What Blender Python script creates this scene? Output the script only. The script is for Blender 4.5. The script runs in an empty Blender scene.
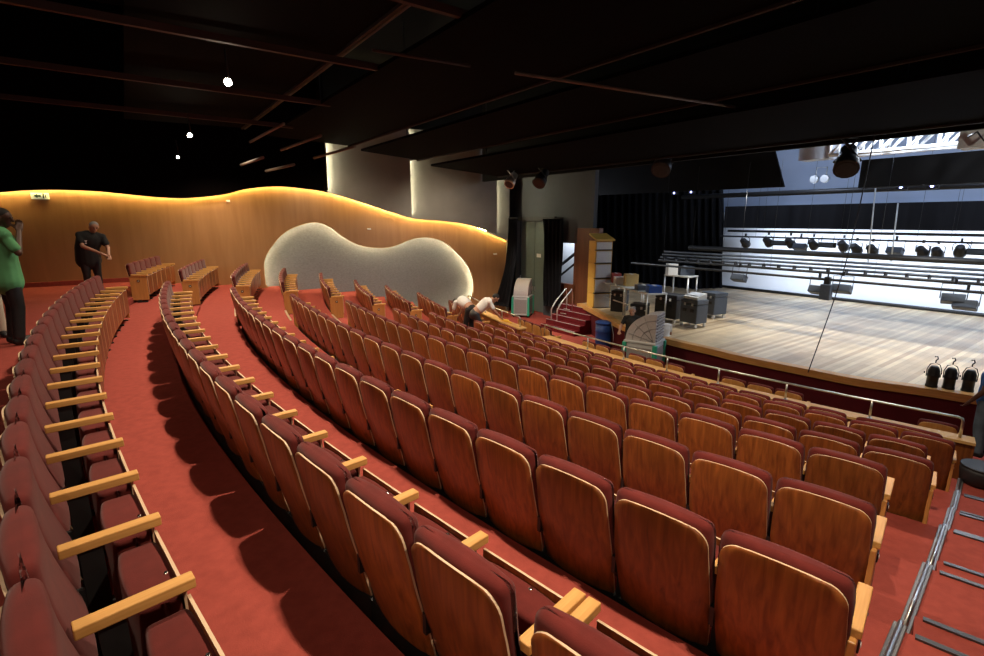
import bpy, bmesh, math, random
import numpy as np
from mathutils import Vector, Matrix
random.seed(7)
SC = bpy.context.scene
COL = SC.collection
PI = math.pi
def rad(a): return a * PI / 180

# ------------------------------------------------------------------ surveyed geometry (metres, eye level = 0)
F, PITCH = 495.5, 0.2147
CX, CY = 23.596, 26.072                      # centre of the seating arcs
NV = Vector((0.81, 0.587, 0)).normalized()   # towards the back of the stage
TV = Vector((0.587, -0.81, 0)).normalized()  # along the front of the stage
SEAT_P = 0.52
R_OFF = {-2: -.005, -1: .035, 0: .031, 1: .024, 2: -.007, 3: -.029, 4: .002, 5: .004}
Z_OFF = {-2: -.017, -1: .006, 0: .002, 1: .010, 2: .030, 3: -.023, 4: -.016, 5: .007}
def row_r(k): return 33.059 - 1.0855 * k + R_OFF.get(k, 0)
def row_z(k): return -1.385 - .197 * k - .0084 * k * k + Z_OFF.get(k, 0) - .84   # floor of the row
FRONT_Z, STAGE_Z, REAR_Z = -4.1, -3.15, -1.75
WALL_T = -17.8
def ray(u, v):
    a = (u - 492) / F; b = -(v - 328) / F
    return Vector((a, math.cos(PITCH) + b * math.sin(PITCH), -math.sin(PITCH) + b * math.cos(PITCH)))
def on_z(u, v, z): d = ray(u, v); return d * (z / d.z)
def on_y(u, v, y): d = ray(u, v); return d * (y / d.y)
def on_n(u, v, n): d = ray(u, v); return d * (n / d.dot(NV))
def on_t(u, v, t): d = ray(u, v); return d * (t / d.dot(TV))
def nt(n, t, z): return NV * n + TV * t + Vector((0, 0, z))
def pol(r, a, z=0): return Vector((CX + r * math.cos(rad(a)), CY + r * math.sin(rad(a)), z))
def facing(a):                                # heading (z rotation) of a thing whose +Y looks at the arc centre
    return rad(a) + PI / 2
ROT_N = math.atan2(NV.y, NV.x) - PI / 2       # +Y along NV, +X along TV

# ------------------------------------------------------------------ materials
def mat(name, col, rough=.6, metal=0, noise=0, nscale=20, spec=.5, emit=None, estr=0, bump=0, bscale=200, coat=0, sheen=0, rnd=0, stretch=(1, 1, 1)):
    m = bpy.data.materials.new(name); m.use_nodes = True
    nt_ = m.node_tree; b = nt_.nodes['Principled BSDF']
    b.inputs['Base Color'].default_value = (*col, 1)
    b.inputs['Roughness'].default_value = rough; b.inputs['Metallic'].default_value = metal
    b.inputs['Specular IOR Level'].default_value = spec
    b.inputs['Coat Weight'].default_value = coat
    b.inputs['Sheen Weight'].default_value = sheen
    if emit:
        b.inputs['Emission Color'].default_value = (*emit, 1); b.inputs['Emission Strength'].default_value = estr
    tc = nt_.nodes.new('ShaderNodeTexCoord'); mp = nt_.nodes.new('ShaderNodeMapping')
    mp.inputs['Scale'].default_value = stretch
    nt_.links.new(tc.outputs['Object'], mp.inputs['Vector'])
    last = None
    if noise:
        n = nt_.nodes.new('ShaderNodeTexNoise'); n.inputs['Scale'].default_value = nscale; n.inputs['Detail'].default_value = 5
        nt_.links.new(mp.outputs[0], n.inputs['Vector'])
        r = nt_.nodes.new('ShaderNodeMapRange'); r.inputs['From Min'].default_value = .3; r.inputs['From Max'].default_value = .7
        r.inputs['To Min'].default_value = 1 - noise; r.inputs['To Max'].default_value = 1 + noise
        nt_.links.new(n.outputs['Fac'], r.inputs['Value'])
        h = nt_.nodes.new('ShaderNodeHueSaturation'); h.inputs['Color'].default_value = (*col, 1)
        nt_.links.new(r.outputs[0], h.inputs['Value']); last = h.outputs[0]
    if rnd:
        oi = nt_.nodes.new('ShaderNodeObjectInfo'); r2 = nt_.nodes.new('ShaderNodeMapRange')
        r2.inputs['To Min'].default_value = 1 - rnd; r2.inputs['To Max'].default_value = 1 + rnd
        nt_.links.new(oi.outputs['Random'], r2.inputs['Value'])
        h2 = nt_.nodes.new('ShaderNodeHueSaturation'); h2.inputs['Color'].default_value = (*col, 1)
        if last: nt_.links.new(last, h2.inputs['Color'])
        nt_.links.new(r2.outputs[0], h2.inputs['Value']); last = h2.outputs[0]
    if last: nt_.links.new(last, b.inputs['Base Color'])
    if bump:
        n2 = nt_.nodes.new('ShaderNodeTexNoise'); n2.inputs['Scale'].default_value = bscale
        nt_.links.new(tc.outputs['Object'], n2.inputs['Vector'])
        bp = nt_.nodes.new('ShaderNodeBump'); bp.inputs['Strength'].default_value = bump; bp.inputs['Distance'].default_value = .01
        nt_.links.new(n2.outputs['Fac'], bp.inputs['Height']); nt_.links.new(bp.outputs[0], b.inputs['Normal'])
    return m
def wood(name, c1, c2, rough=.4, sc=(30, 30, 2.0), rnd=0, coat=0, contrast=(.3, .7)):
    m = bpy.data.materials.new(name); m.use_nodes = True
    N = m.node_tree; b = N.nodes['Principled BSDF']; b.inputs['Roughness'].default_value = rough; b.inputs['Coat Weight'].default_value = coat
    b.inputs['Coat Roughness'].default_value = .25
    tc = N.nodes.new('ShaderNodeTexCoord'); mp = N.nodes.new('ShaderNodeMapping'); mp.inputs['Scale'].default_value = sc
    N.links.new(tc.outputs['Object'], mp.inputs['Vector'])
    vec = mp.outputs[0]
    if rnd:                                   # every board gets grain of its own
        oi = N.nodes.new('ShaderNodeObjectInfo'); ad = N.nodes.new('ShaderNodeVectorMath'); ad.operation = 'ADD'
        ml = N.nodes.new('ShaderNodeMath'); ml.operation = 'MULTIPLY'; ml.inputs[1].default_value = 90
        N.links.new(oi.outputs['Random'], ml.inputs[0]); N.links.new(ml.outputs[0], ad.inputs[1]); N.links.new(vec, ad.inputs[0]); vec = ad.outputs[0]
    n = N.nodes.new('ShaderNodeTexNoise'); n.inputs['Scale'].default_value = 1; n.inputs['Detail'].default_value = 4; n.inputs['Distortion'].default_value = .6
    N.links.new(vec, n.inputs['Vector'])
    cr = N.nodes.new('ShaderNodeValToRGB'); cr.color_ramp.elements[0].position = contrast[0]; cr.color_ramp.elements[1].position = contrast[1]
    cr.color_ramp.elements[0].color = (*c1, 1); cr.color_ramp.elements[1].color = (*c2, 1)
    N.links.new(n.outputs['Fac'], cr.inputs['Fac']); out = cr.outputs[0]
    if rnd:
        r2 = N.nodes.new('ShaderNodeMapRange'); r2.inputs['To Min'].default_value = 1 - rnd; r2.inputs['To Max'].default_value = 1 + rnd
        N.links.new(oi.outputs['Random'], r2.inputs['Value'])
        h2 = N.nodes.new('ShaderNodeHueSaturation'); N.links.new(out, h2.inputs['Color']); N.links.new(r2.outputs[0], h2.inputs['Value']); out = h2.outputs[0]
    N.links.new(out, b.inputs['Base Color'])
    return m
def planks(name, ang):
    m = bpy.data.materials.new(name); m.use_nodes = True
    N = m.node_tree; b = N.nodes['Principled BSDF']; b.inputs['Roughness'].default_value = .38
    tc = N.nodes.new('ShaderNodeTexCoord'); mp = N.nodes.new('ShaderNodeMapping'); mp.inputs['Rotation'].default_value = (0, 0, ang)
    N.links.new(tc.outputs['Object'], mp.inputs['Vector'])
    br = N.nodes.new('ShaderNodeTexBrick'); br.inputs['Scale'].default_value = 1
    br.inputs['Color1'].default_value = (.66, .53, .34, 1); br.inputs['Color2'].default_value = (.40, .27, .15, 1); br.inputs['Mortar'].default_value = (.25, .18, .12, 1)
    br.inputs['Mortar Size'].default_value = .002; br.inputs['Brick Width'].default_value = 6.5; br.inputs['Row Height'].default_value = .11
    N.links.new(mp.outputs[0], br.inputs['Vector'])
    n = N.nodes.new('ShaderNodeTexNoise'); n.inputs['Scale'].default_value = 1.3; n.inputs['Detail'].default_value = 4
    N.links.new(tc.outputs['Object'], n.inputs['Vector'])
    r = N.nodes.new('ShaderNodeMapRange'); r.inputs['From Min'].default_value = .3; r.inputs['From Max'].default_value = .7
    r.inputs['To Min'].default_value = .8; r.inputs['To Max'].default_value = 1.2; N.links.new(n.outputs['Fac'], r.inputs['Value'])
    h = N.nodes.new('ShaderNodeHueSaturation'); N.links.new(br.outputs['Color'], h.inputs['Color']); N.links.new(r.outputs[0], h.inputs['Value'])
    N.links.new(h.outputs[0], b.inputs['Base Color'])
    return m
M = {}
M['carpet'] = mat('red_carpet', (.31, .062, .047), .95, noise=.11, nscale=14, spec=.1, bump=.25, bscale=160)
M['carpet_dark'] = mat('dark_red_carpet', (.13, .012, .016), .95, noise=.15, nscale=6, spec=.1)
M['fabric'] = mat('maroon_fabric', (.115, .016, .013), .9, noise=.14, nscale=14, spec=.15, sheen=.12, rnd=.12, bump=.12, bscale=300)
M['shell'] = wood('seat_back_veneer', (.125, .034, .008), (.32, .10, .022), .38, (34, 34, 1.6), rnd=.28, coat=.25, contrast=(.25, .75))
M['edge'] = mat('plywood_edge', (.66, .48, .31), .5)
M['arm'] = wood('armrest_wood', (.56, .27, .065), (.70, .39, .12), .55, (60, 3, 60), coat=.0)
M['panel'] = wood('end_panel_veneer', (.46, .20, .05), (.58, .28, .08), .4, (30, 30, 2), coat=.15)
M['black'] = mat('black_metal', (.012, .012, .013), .5, noise=.1)
M['matte'] = mat('matte_black', (.004, .0035, .0035), .9, noise=.2, nscale=3, spec=.2)
M['ceil'] = mat('black_ceiling_panel', (.0022, .0013, .0012), .9, noise=.3, nscale=2, spec=.04)
M['ceil_edge'] = mat('dark_brown_beam', (.012, .0045, .0035), .8, noise=.2, nscale=2)
M['beam'] = mat('reddish_brown_pipe', (.034, .013, .010), .7, noise=.2, nscale=2)
M['paleedge'] = mat('pale_lit_line', (.16, .13, .11), .5, noise=.2, nscale=3)  # pale tone stands in for light caught on dark ceiling edges
M['drape'] = mat('black_drape', (.012, .012, .014), .85, noise=.4, nscale=3, stretch=(1, 1, .1), spec=.2)
M['wallwood'] = wood('wall_veneer', (.31, .155, .058), (.41, .218, .09), .42, (5, 5, .5), contrast=(.2, .8))
M['reddark'] = wood('dark_red_wood', (.10, .032, .014), (.15, .052, .022), .4, (8, 8, .7))
M['slab'] = mat('grey_plaster', (.21, .20, .175), .9, noise=.08, nscale=1.5)
M['frontwall'] = mat('dim_grey_wall', (.062, .068, .078), .9, noise=.1, nscale=1)
M['felt'] = mat('grey_acoustic_felt', (.215, .222, .225), .95, noise=.14, nscale=14, stretch=(1, 1, 2))
M['led_warm'] = mat('warm_led_strip', (.9, .7, .4), .5, emit=(1, .74, .28), estr=110)
M['led_white'] = mat('soft_white_led_strip', (.9, .9, .8), .5, emit=(1, .90, .56), estr=75)
M['led_slab'] = mat('white_led_strip', (.9, .9, .8), .5, emit=(1, .92, .62), estr=85)
M['lamp'] = mat('lit_lamp_lens', (1, 1, 1), .4, emit=(1, .88, .66), estr=120)
M['lamp_cool'] = mat('lit_cool_lens', (1, 1, 1), .4, emit=(.75, .85, 1), estr=30)
M['lamp_blue'] = mat('lit_blue_lens', (1, 1, 1), .4, emit=(.35, .4, 1), estr=12)
M['steel'] = mat('brushed_steel', (.62, .62, .60), .28, metal=1)
M['alu'] = mat('aluminium', (.66, .66, .64), .4, metal=.8)
M['whitepaint'] = mat('white_paint', (.78, .80, .82), .5)
M['greypaint'] = mat('light_grey_paint', (.5, .53, .58), .5)
M['cyc'] = mat('white_cyclorama_cloth', (.80, .83, .88), .9, noise=.03, nscale=1)
M['upper'] = mat('pale_blue_wall', (.42, .50, .66), .9, noise=.05, nscale=1)
M['stage'] = planks('stage_boards', -(ROT_N + PI / 2))
M['rim'] = wood('stage_edge_wood', (.48, .24, .07), (.62, .34, .11), .4, (3, 3, 30))
M['capwood'] = wood('wall_cap_wood', (.62, .34, .11), (.72, .44, .17), .4, (3, 3, 20))
M['redfront'] = mat('dark_red_stage_front', (.085, .010, .014), .85, noise=.12, nscale=3, spec=.15)
M['casegrey'] = mat('blue_grey_case', (.060, .074, .098), .5, noise=.1)
M['caseblack'] = mat('black_case', (.018, .018, .021), .5, noise=.2)
M['coolerbody'] = mat('grey_brown_plastic', (.44, .40, .39), .6, noise=.06)
M['coolergrey'] = mat('grey_plastic', (.48, .49, .48), .55)
M['mesh'] = mat('dark_mesh', (.27, .25, .24), .8, noise=.3, nscale=90)
M['green'] = mat('teal_green_plastic', (.03, .34, .21), .5)
M['blue'] = mat('blue_plastic', (.02, .075, .32), .45, noise=.1)
M['doorgrey'] = mat('green_grey_door', (.13, .17, .165), .6, noise=.06)
M['yellow'] = mat('yellow_side_panel', (.62, .38, .07), .6)
M['cabwhite'] = mat('pale_grey_front', (.58, .59, .57), .6, noise=.1, nscale=30)
M['plate'] = mat('dark_letter_plate', (.03, .025, .02), .4)
M['chrome'] = mat('chrome', (.8, .8, .8), .15, metal=1)
M['cardboard'] = mat('cardboard', (.52, .36, .14), .8)
M['redbox'] = mat('red_box', (.36, .06, .05), .7)
M['white'] = mat('white_plastic', (.80, .80, .78), .6)
M['exit'] = mat('exit_sign_face', (.7, .72, .55), .5, emit=(.75, .8, .55), estr=.25)
M['exitgreen'] = mat('exit_sign_dark', (.02, .05, .02), .5)
M['skin'] = mat('skin', (.44, .23, .15), .55); M['skin_dark'] = mat('dark_skin', (.09, .04, .025), .5)
M['hair_black'] = mat('black_hair', (.012, .010, .009), .7); M['hair_grey'] = mat('grey_hair', (.30, .29, .28), .8)
M['shirt_green'] = mat('green_shirt', (.11, .36, .155), .85, noise=.12, nscale=6)
M['shirt_black'] = mat('black_tee_cloth', (.011, .011, .012), .85)
M['shirt_white'] = mat('white_tee_cloth', (.74, .73, .70), .85, noise=.05, nscale=8)
M['shirt_blue'] = mat('blue_tee_cloth', (.03, .12, .40), .85, noise=.1, nscale=6)
M['jeans'] = mat('blue_grey_denim', (.10, .14, .19), .85, noise=.2, nscale=10)
M['cream'] = mat('cream_cloth', (.62, .56, .46), .85)
M['print'] = mat('white_print', (.75, .75, .75), .8)
M['yellowcloth'] = mat('yellow_cloth', (.72, .42, .05), .8)
M['nosing'] = mat('dark_grey_metal_strip', (.07, .065, .06), .4, metal=.6)
M['stripgrey'] = mat('dull_grey_metal', (.16, .155, .15), .45, metal=.5)
M['brass'] = mat('brass_strip', (.62, .52, .36), .35, metal=.7)

# ------------------------------------------------------------------ mesh helpers
class MB:
    def __init__(s): s.bm = bmesh.new()
    def box(s, c, d, rot=None, bev=0, seg=2, mi=0):
        r = bmesh.ops.create_cube(s.bm, size=1); vs = r['verts']
        for v in vs: v.co = Vector((v.co.x * d[0], v.co.y * d[1], v.co.z * d[2]))
        if bev:
            es = {e for v in vs for e in v.link_edges}
            rr = bmesh.ops.bevel(s.bm, geom=list(es), offset=bev, segments=seg, profile=.5, affect='EDGES')
            vs = list({v for f in rr['faces'] for v in f.verts} | {v for v in vs if v.is_valid})
        m = (rot.to_matrix().to_4x4() if hasattr(rot, 'to_matrix') else rot.to_4x4()) if rot else Matrix()
        fs = {f for v in vs for f in v.link_faces}
        for v in vs: v.co = m @ v.co + Vector(c)
        for f in fs: f.material_index = mi
        return s
    def tube(s, pts, r, seg=8, mi=0, caps=True):
        pts = [Vector(p) for p in pts]; n = len(pts); rs = r if isinstance(r, (list, tuple)) else [r] * n
        rings = []; up = None
        for i, p in enumerate(pts):
            d = (pts[min(i + 1, n - 1)] - pts[max(i - 1, 0)]).normalized()
            if up is None: up = Vector((0, 0, 1)) if abs(d.z) < .9 else Vector((1, 0, 0))
            x = d.cross(up).normalized(); y = d.cross(x).normalized(); up = -(d.cross(x)) if False else up
            rings.append([s.bm.verts.new(p + (x * math.cos(2 * PI * k / seg) + y * math.sin(2 * PI * k / seg)) * rs[i]) for k in range(seg)])
        for a, b in zip(rings, rings[1:]):
            for k in range(seg):
                f = s.bm.faces.new((a[k], a[(k + 1) % seg], b[(k + 1) % seg], b[k])); f.material_index = mi; f.smooth = True
        if caps:
            for ring in (rings[0], rings[-1]):
                f = s.bm.faces.new(ring); f.material_index = mi
        return s
    def lathe(s, prof, seg=16, c=(0, 0, 0), rot=None, mi=0):
        m = rot.to_4x4() if rot else Matrix(); rings = []
        for r, z in prof:
            rings.append([s.bm.verts.new(m @ Vector((r * math.cos(2 * PI * k / seg), r * math.sin(2 * PI * k / seg), z)) + Vector(c)) for k in range(seg)])
        for a, b in zip(rings, rings[1:]):
            for k in range(seg):
                f = s.bm.faces.new((a[k], a[(k + 1) % seg], b[(k + 1) % seg], b[k])); f.smooth = True; f.material_index = mi
        s.bm.faces.new(rings[0]); s.bm.faces.new(rings[-1])
        return s
    def prism(s, pts, vec, mi=0):             # planar outline swept along vec
        a = [s.bm.verts.new(Vector(p)) for p in pts]; b = [s.bm.verts.new(Vector(p) + Vector(vec)) for p in pts]
        n = len(a); fs = [s.bm.faces.new(a), s.bm.faces.new(b[::-1])]
        for k in range(n): fs.append(s.bm.faces.new((a[k], b[k], b[(k + 1) % n], a[(k + 1) % n])))
        for f in fs: f.material_index = mi
        return s
    def arc(s, r0, r1, a0, a1, z0, z1, step=.6, mi=0):   # solid ring sector about the seating centre
        n = max(1, int(abs(a1 - a0) / step)); cols = []
        for i in range(n + 1):
            a = a0 + (a1 - a0) * i / n
            cols.append([s.bm.verts.new(pol(r, a, z)) for r, z in ((r0, z0), (r1, z0), (r1, z1), (r0, z1))])
        for p, q in zip(cols, cols[1:]):
            for k in range(4):
                f = s.bm.faces.new((p[k], p[(k + 1) % 4], q[(k + 1) % 4], q[k])); f.material_index = mi
        s.bm.faces.new(cols[0]); s.bm.faces.new(cols[-1])
        return s
    def data(s, name, mats):
        bmesh.ops.recalc_face_normals(s.bm, faces=s.bm.faces)
        me = bpy.data.meshes.new(name); s.bm.to_mesh(me); s.bm.free()
        for m in (mats if isinstance(mats, (list, tuple)) else [mats]): me.materials.append(M[m] if isinstance(m, str) else m)
        return me
    def build(s, name, mats, parent=None, smooth=False):
        me = s.data(name, mats)
        if smooth:
            for p in me.polygons: p.use_smooth = True
        return link(name, me, parent)
def link(name, data, parent=None):
    o = bpy.data.objects.new(name, data); COL.objects.link(o)
    if parent: o.parent = parent
    return o
def tag(o, label=None, cat=None, group=None, kind=None):
    if label: o['label'] = label
    if cat: o['category'] = cat
    if group: o['group'] = group
    if kind: o['kind'] = kind
    return o
def thing(name, label, cat, loc=(0, 0, 0), rz=0, group=None):
    o = link(name, None); o.location = loc; o.rotation_euler = (0, 0, rz); o.empty_display_size = .1
    return tag(o, label, cat, group)
def struct(name, mb, mats, label=None):
    o = mb.build(name, mats); return tag(o, label, None, None, 'structure')
def copy_tree(o, parent=None):
    c = o.copy(); COL.objects.link(c)
    if parent: c.parent = parent
    for ch in KIDS.get(o.name, []): copy_tree(ch, c)
    return c
KIDS = {}
def index_kids(o):
    KIDS[o.name] = [x for x in bpy.data.objects if x.parent == o]
    for x in KIDS[o.name]: index_kids(x)
def rz_m(a): return Matrix.Rotation(a, 3, 'Z')
def spline(pts, n=8):                          # Catmull-Rom through points
    P = [Vector(p) for p in pts]; out = []
    for i in range(len(P) - 1):
        p0 = P[max(i - 1, 0)]; p1 = P[i]; p2 = P[i + 1]; p3 = P[min(i + 2, len(P) - 1)]
        for k in range(n):
            t = k / n
            out.append(.5 * ((2 * p1) + (p2 - p0) * t + (2 * p0 - 5 * p1 + 4 * p2 - p3) * t * t + (3 * p1 - p0 - 3 * p2 + p3) * t ** 3))
    return out + [P[-1]]
def ordinal(n):
    w = ['zeroth', 'first', 'second', 'third', 'fourth', 'fifth', 'sixth', 'seventh', 'eighth', 'ninth', 'tenth', 'eleventh', 'twelfth', 'thirteenth', 'fourteenth',
         'fifteenth', 'sixteenth', 'seventeenth', 'eighteenth', 'nineteenth', 'twentieth', 'twenty-first', 'twenty-second', 'twenty-third', 'twenty-fourth']
    return w[n]

# ------------------------------------------------------------------ camera
cam = bpy.data.objects.new('camera', bpy.data.cameras.new('camera')); COL.objects.link(cam)
cam.rotation_euler = (PI / 2 - PITCH, 0, 0); cam.data.sensor_width = 36; cam.data.lens = F / 984 * 36; cam.data.clip_end = 200; cam.data.clip_start = .05
SC.camera = cam

# ------------------------------------------------------------------ tiers, floors
A_R, A_L = 233.5, 194.0        # angular span of the tiers
for k in range(-2, 7):
    z = row_z(k); ro = row_r(k) - .08; ri = row_r(k + 1) - .08
    mb = MB().arc(ri, ro, A_R, A_L, z - .35, z)
    if k == 6: pass
    zn = row_z(k + 1) if k < 6 else FRONT_Z
    if k < 6:                                  # half steps where the two aisles cross the tier edge
        zm = (z + zn) / 2
        mb.arc(ri - .34, ri, A_R, 228.12 + (32.2 - ri) * .2, zn, zm)
        mb.arc(ri - .34, ri, 208.2, 205.7, zn, zm)
    struct('floor', mb, 'carpet')
struct('floor', MB().arc(row_r(-2) - .08, row_r(-2) + 6, A_R, A_L - 4, REAR_Z - .35, REAR_Z), 'carpet')
# row 6 tier runs on below the railed wall; the pit floor in front of it
pit = MB().arc(12, row_r(7) + .2, 240, 180, FRONT_Z - .3, FRONT_Z)
struct('floor', pit, 'carpet')
# seating aisle edge profiles and step nosings of the right-hand stair
for k in range(0, 6):
    ri = row_r(k + 1) - .08; z = row_z(k)
    r_hi = row_r(k) - .08 - .02; r_lo = ri
    a_of = lambda r: 228.0 + (32.2 - r) * .2
    mb = MB()
    p0 = pol(r_hi, a_of(r_hi), z); p1 = pol(r_lo - .03, a_of(r_lo), z)
    d = (p1 - p0); L = d.length; ang = math.atan2(d.y, d.x)
    e = thing('aisle_edge_profile', 'steel floor profile along the right stair aisle, beside the %s row behind the railing' % ordinal(7 - k), 'floor profile', p0, ang, 'steel edge profiles of the stair aisle')
    MB().box((L / 2, 0, .012), (L, .06, .02), bev=.004).build('base_strip', 'stripgrey', e)
    MB().tube([(0, 0, .03), (L, 0, .03)], .013).build('round_bar', 'steel', e)
    zn = row_z(k + 1)
    for q, (r, zz) in enumerate(((ri, z), (ri - .34, (z + zn) / 2))):
        nb = MB().arc(r - .006, r + .03, A_R - .2, a_of(r) + .12, zz, zz + .014)
        nb.arc(r - .012, r + .012, A_R - .2, a_of(r) + .12, zz - .03, zz)
        o = nb.build('step_nosing', 'nosing')
        tag(o, 'dark metal nosing on the %s step of stair aisle beside the %s row behind railing' % (('upper', 'lower')[q], ordinal(7 - k)), 'step nosing', 'step nosings of the stair aisle')
for k in range(-2, 6):                          # far aisle: pale trims on the steps
    ri = row_r(k + 1) - .08; z = row_z(k)
    nb = MB().arc(ri - .01, ri + .035, 208.2, 205.7, z, z + .012)
    o = nb.build('step_nosing', 'brass')
    tag(o, 'pale nosing across the far aisle step in front of the %s row behind railing' % ordinal(7 - k), 'step nosing', 'step nosings of the far aisle')

# ------------------------------------------------------------------ theatre seats
def lean(z):                                    # forward offset of the back at height z
    z = max(0, min(.9, z))
    return .135 * (1 - math.sin(min(1, max(0, (z - .12) / .74)) * PI / 2) ** 1.3) if z < .86 else 0
def shell_mesh():
    zb, zt, r = .15, .86, .085; nz, nx = 22, 10; th = .009
    def hw(z):
        w = .236 + .012 * math.sin(max(0, min(1, (.75 - z) / .6)) * PI)
        if z > zt - r: w -= r - math.sqrt(max(0, r * r - (z - (zt - r)) ** 2))
        if z < zb + .02: q = (zb + .02 - z); w -= .02 - math.sqrt(max(0, .02 ** 2 - q * q))
        return w
    zs = [zb, zb + .006, zb + .02, zb + .04] + [zb + .04 + (zt - r - zb - .04) * i / (nz - 9) for i in range(1, nz - 8)] + [zt - r + r * math.sin(i / 6 * PI / 2) for i in range(1, 7)]
    bm = bmesh.new(); A = []; B = []
    for z in zs:
        a = []; b = []
        for i in range(nx + 1):
            u = -1 + 2 * i / nx; x = u * hw(z); y = lean(z) + .030 * u * u * min(1, (.9 - z) / .3 + .3)
            crown = .012 * (1 - u * u) if z > zt - .01 else 0
            a.append(bm.verts.new((x, y, z + crown))); b.append(bm.verts.new((x, y + th, z + crown)))
        A.append(a); B.append(b)
    for j in range(len(zs) - 1):
        for i in range(nx):
            for G in (A, B):
                f = bm.faces.new((G[j][i], G[j][i + 1], G[j + 1][i + 1], G[j + 1][i])); f.smooth = True
    loop = [(0, i) for i in range(nx + 1)] + [(j, nx) for j in range(1, len(zs))] + [(len(zs) - 1, i) for i in range(nx - 1, -1, -1)] + [(j, 0) for j in range(len(zs) - 2, 0, -1)]
    for (j, i), (j2, i2) in zip(loop, loop[1:] + loop[:1]):
        f = bm.faces.new((A[j][i], A[j2][i2], B[j2][i2], B[j][i])); f.material_index = 1
    mb = MB(); mb.bm.free(); mb.bm = bm
    return mb.data('back_shell', ['shell', 'edge'])
def pad(hw, z0, z1, th, bev, name, bend=True, y=0, wide=None, taper=0):
    bm = bmesh.new(); bmesh.ops.create_cube(bm, size=2); bmesh.ops.subdivide_edges(bm, edges=bm.edges[:], cuts=9, use_grid_fill=True)
    H = Vector((hw, th / 2, (z1 - z0) / 2)); zc = (z0 + z1) / 2
    def warp(c, h):                            # push grid lines towards the rounded rim
        k = bev / h; a = abs(c)
        a = a / .6 * (1 - k) if a < .6 else (1 - k) + (a - .6) / .4 * k
        return math.copysign(a, c) * h
    for v in bm.verts:
        p = Vector((warp(v.co.x, H.x), warp(v.co.y, H.y), warp(v.co.z, H.z)))
        q = Vector([max(-(h - bev), min(h - bev, c)) for c, h in zip(p, H)]); d = p - q
        if d.length > 1e-6: p = q + d.normalized() * bev
        u = p.x / hw; zz = p.z + zc
        if taper and zz > z1 - .12: t = (zz - (z1 - .12)) / .12; p.x *= 1 - taper * t * t
        p.z = zz - .010 * u * u * max(0, min(1, (zz - z0) / (z1 - z0)))
        p.y += y + (lean(zz) if bend else 0) + (.012 * (1 - u * u) if p.y > 0 else .022 * u * u)
        v.co = p
    mb = MB(); mb.bm.free(); mb.bm = bm; me = mb.data(name, 'fabric')
    for p in me.polygons: p.use_smooth = True
    return me
D_SHELL = shell_mesh()
D_CUSH = pad(.251, .40, .895, .092, .034, 'back_cushion', y=.010 + .046, taper=.05)
D_SEAT = pad(.228, .17, .575, .15, .022, 'seat_cushion', bend=False, y=.330)
def seat_front():
    mb = MB(); mb.box((0, .412, .385), (.46, .011, .43), bev=.0)
    for f in mb.bm.faces: f.material_index = 0 if abs(f.normal.y) > .5 else 1
    return mb.data('seat_shell', ['shell', 'edge'])
D_FRONT = seat_front()
D_ARM = MB().box((0, .272, .635), (.054, .335, .040), bev=.005, seg=2).data('armrest', 'arm')
D_LEG = MB().box((0, .20, .31), (.028, .075, .616)).box((0, .27, .012), (.05, .20, .022)).box((0, .14, .40), (.022, .10, .10)).data('leg', 'black')
D_BAND = MB().box((0, .170, .085), (.515, .045, .15)).data('dark_band', 'black')  # black box added to give the dark band under the shell
D_END = MB().box((0, .235, .335), (.03, .33, .56), bev=.006).data('end_panel', 'panel')
def plate_mesh(s): return MB().box((s * .019, .235, .50), (.008, .055, .055), bev=.003).data('letter_plate', 'plate')
D_DOT = [MB().lathe([(.0, 0), (.012, 0), (.012, .003), (.0, .003)][1:3], 10, (s * .0235, .235, .50), Matrix.Rotation(s * PI / 2, 3, 'Y')).data('letter', 'white') for s in (-1, 1)]
D_PLATE = [plate_mesh(-1), plate_mesh(1)]
D_KNOB = MB().lathe([(.011, 0), (.011, .006), (.006, .010)], 10, (.06, .388, .568)).data('number_stud', 'chrome')
def make_arm(parent, x, end=0):
    a = link('armrest', D_ARM, parent); a.location.x = x
    l = link('leg', D_LEG, parent); l.location.x = x
    if end:
        e = link('end_panel', D_END, parent); e.location.x = x
        q = link('letter_plate', D_PLATE[0 if end < 0 else 1], e)
        w = link('letter', D_DOT[0 if end < 0 else 1], e)
    return a
def make_seat(kind):                            # kind: '' | 'R' right end | 'L' left end
    s = thing('theatre_seat', 'seat', 'seat')
    link('back_shell', D_SHELL, s); link('back_cushion', D_CUSH, s)
    sc = link('seat_cushion', D_SEAT, s); link('seat_shell', D_FRONT, sc); link('number_stud', D_KNOB, sc)
    link('dark_band', D_BAND, s)
    make_arm(s, SEAT_P / 2, 1 if kind in ('R', 'JR') else 0)
    if kind == 'L': make_arm(s, -SEAT_P / 2, -1)
    index_kids(s)
    return s
PROTO = {k: make_seat(k) for k in ('', 'R', 'L')}
D_SHELL2 = D_SHELL.copy(); D_SHELL2.materials[0] = M['panel']
for k in ('J', 'JR'):
    q = make_seat(k); PROTO[k] = q
    for c in KIDS[q.name]:
        if c.name.startswith('back_shell'): c.data = D_SHELL2
USED = set(); NSEAT = 0
def place_seat(k, ang, z, r, kind, label, group, cat='seat'):
    global NSEAT
    NSEAT += 1
    p = PROTO[kind]
    if kind in USED: o = copy_tree(p)
    else: o = p; USED.add(kind)
    o.location = pol(r, ang, z); o.rotation_euler = (0, 0, facing(ang))
    o['label'] = label; o['group'] = group
    return o
PH = {0: 3.98307, 1: 3.98312, 2: 3.98307, 3: 3.99258, 4: 3.99201, 5: 4.0017, -1: 3.97450, -2: None}
END_C = {-2: 208.6, -1: 208.9, 0: 208.9, 1: 208.9, 2: 209.0, 3: 208.9, 4: 209, 5: 209, 6: 210.9}
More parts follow.
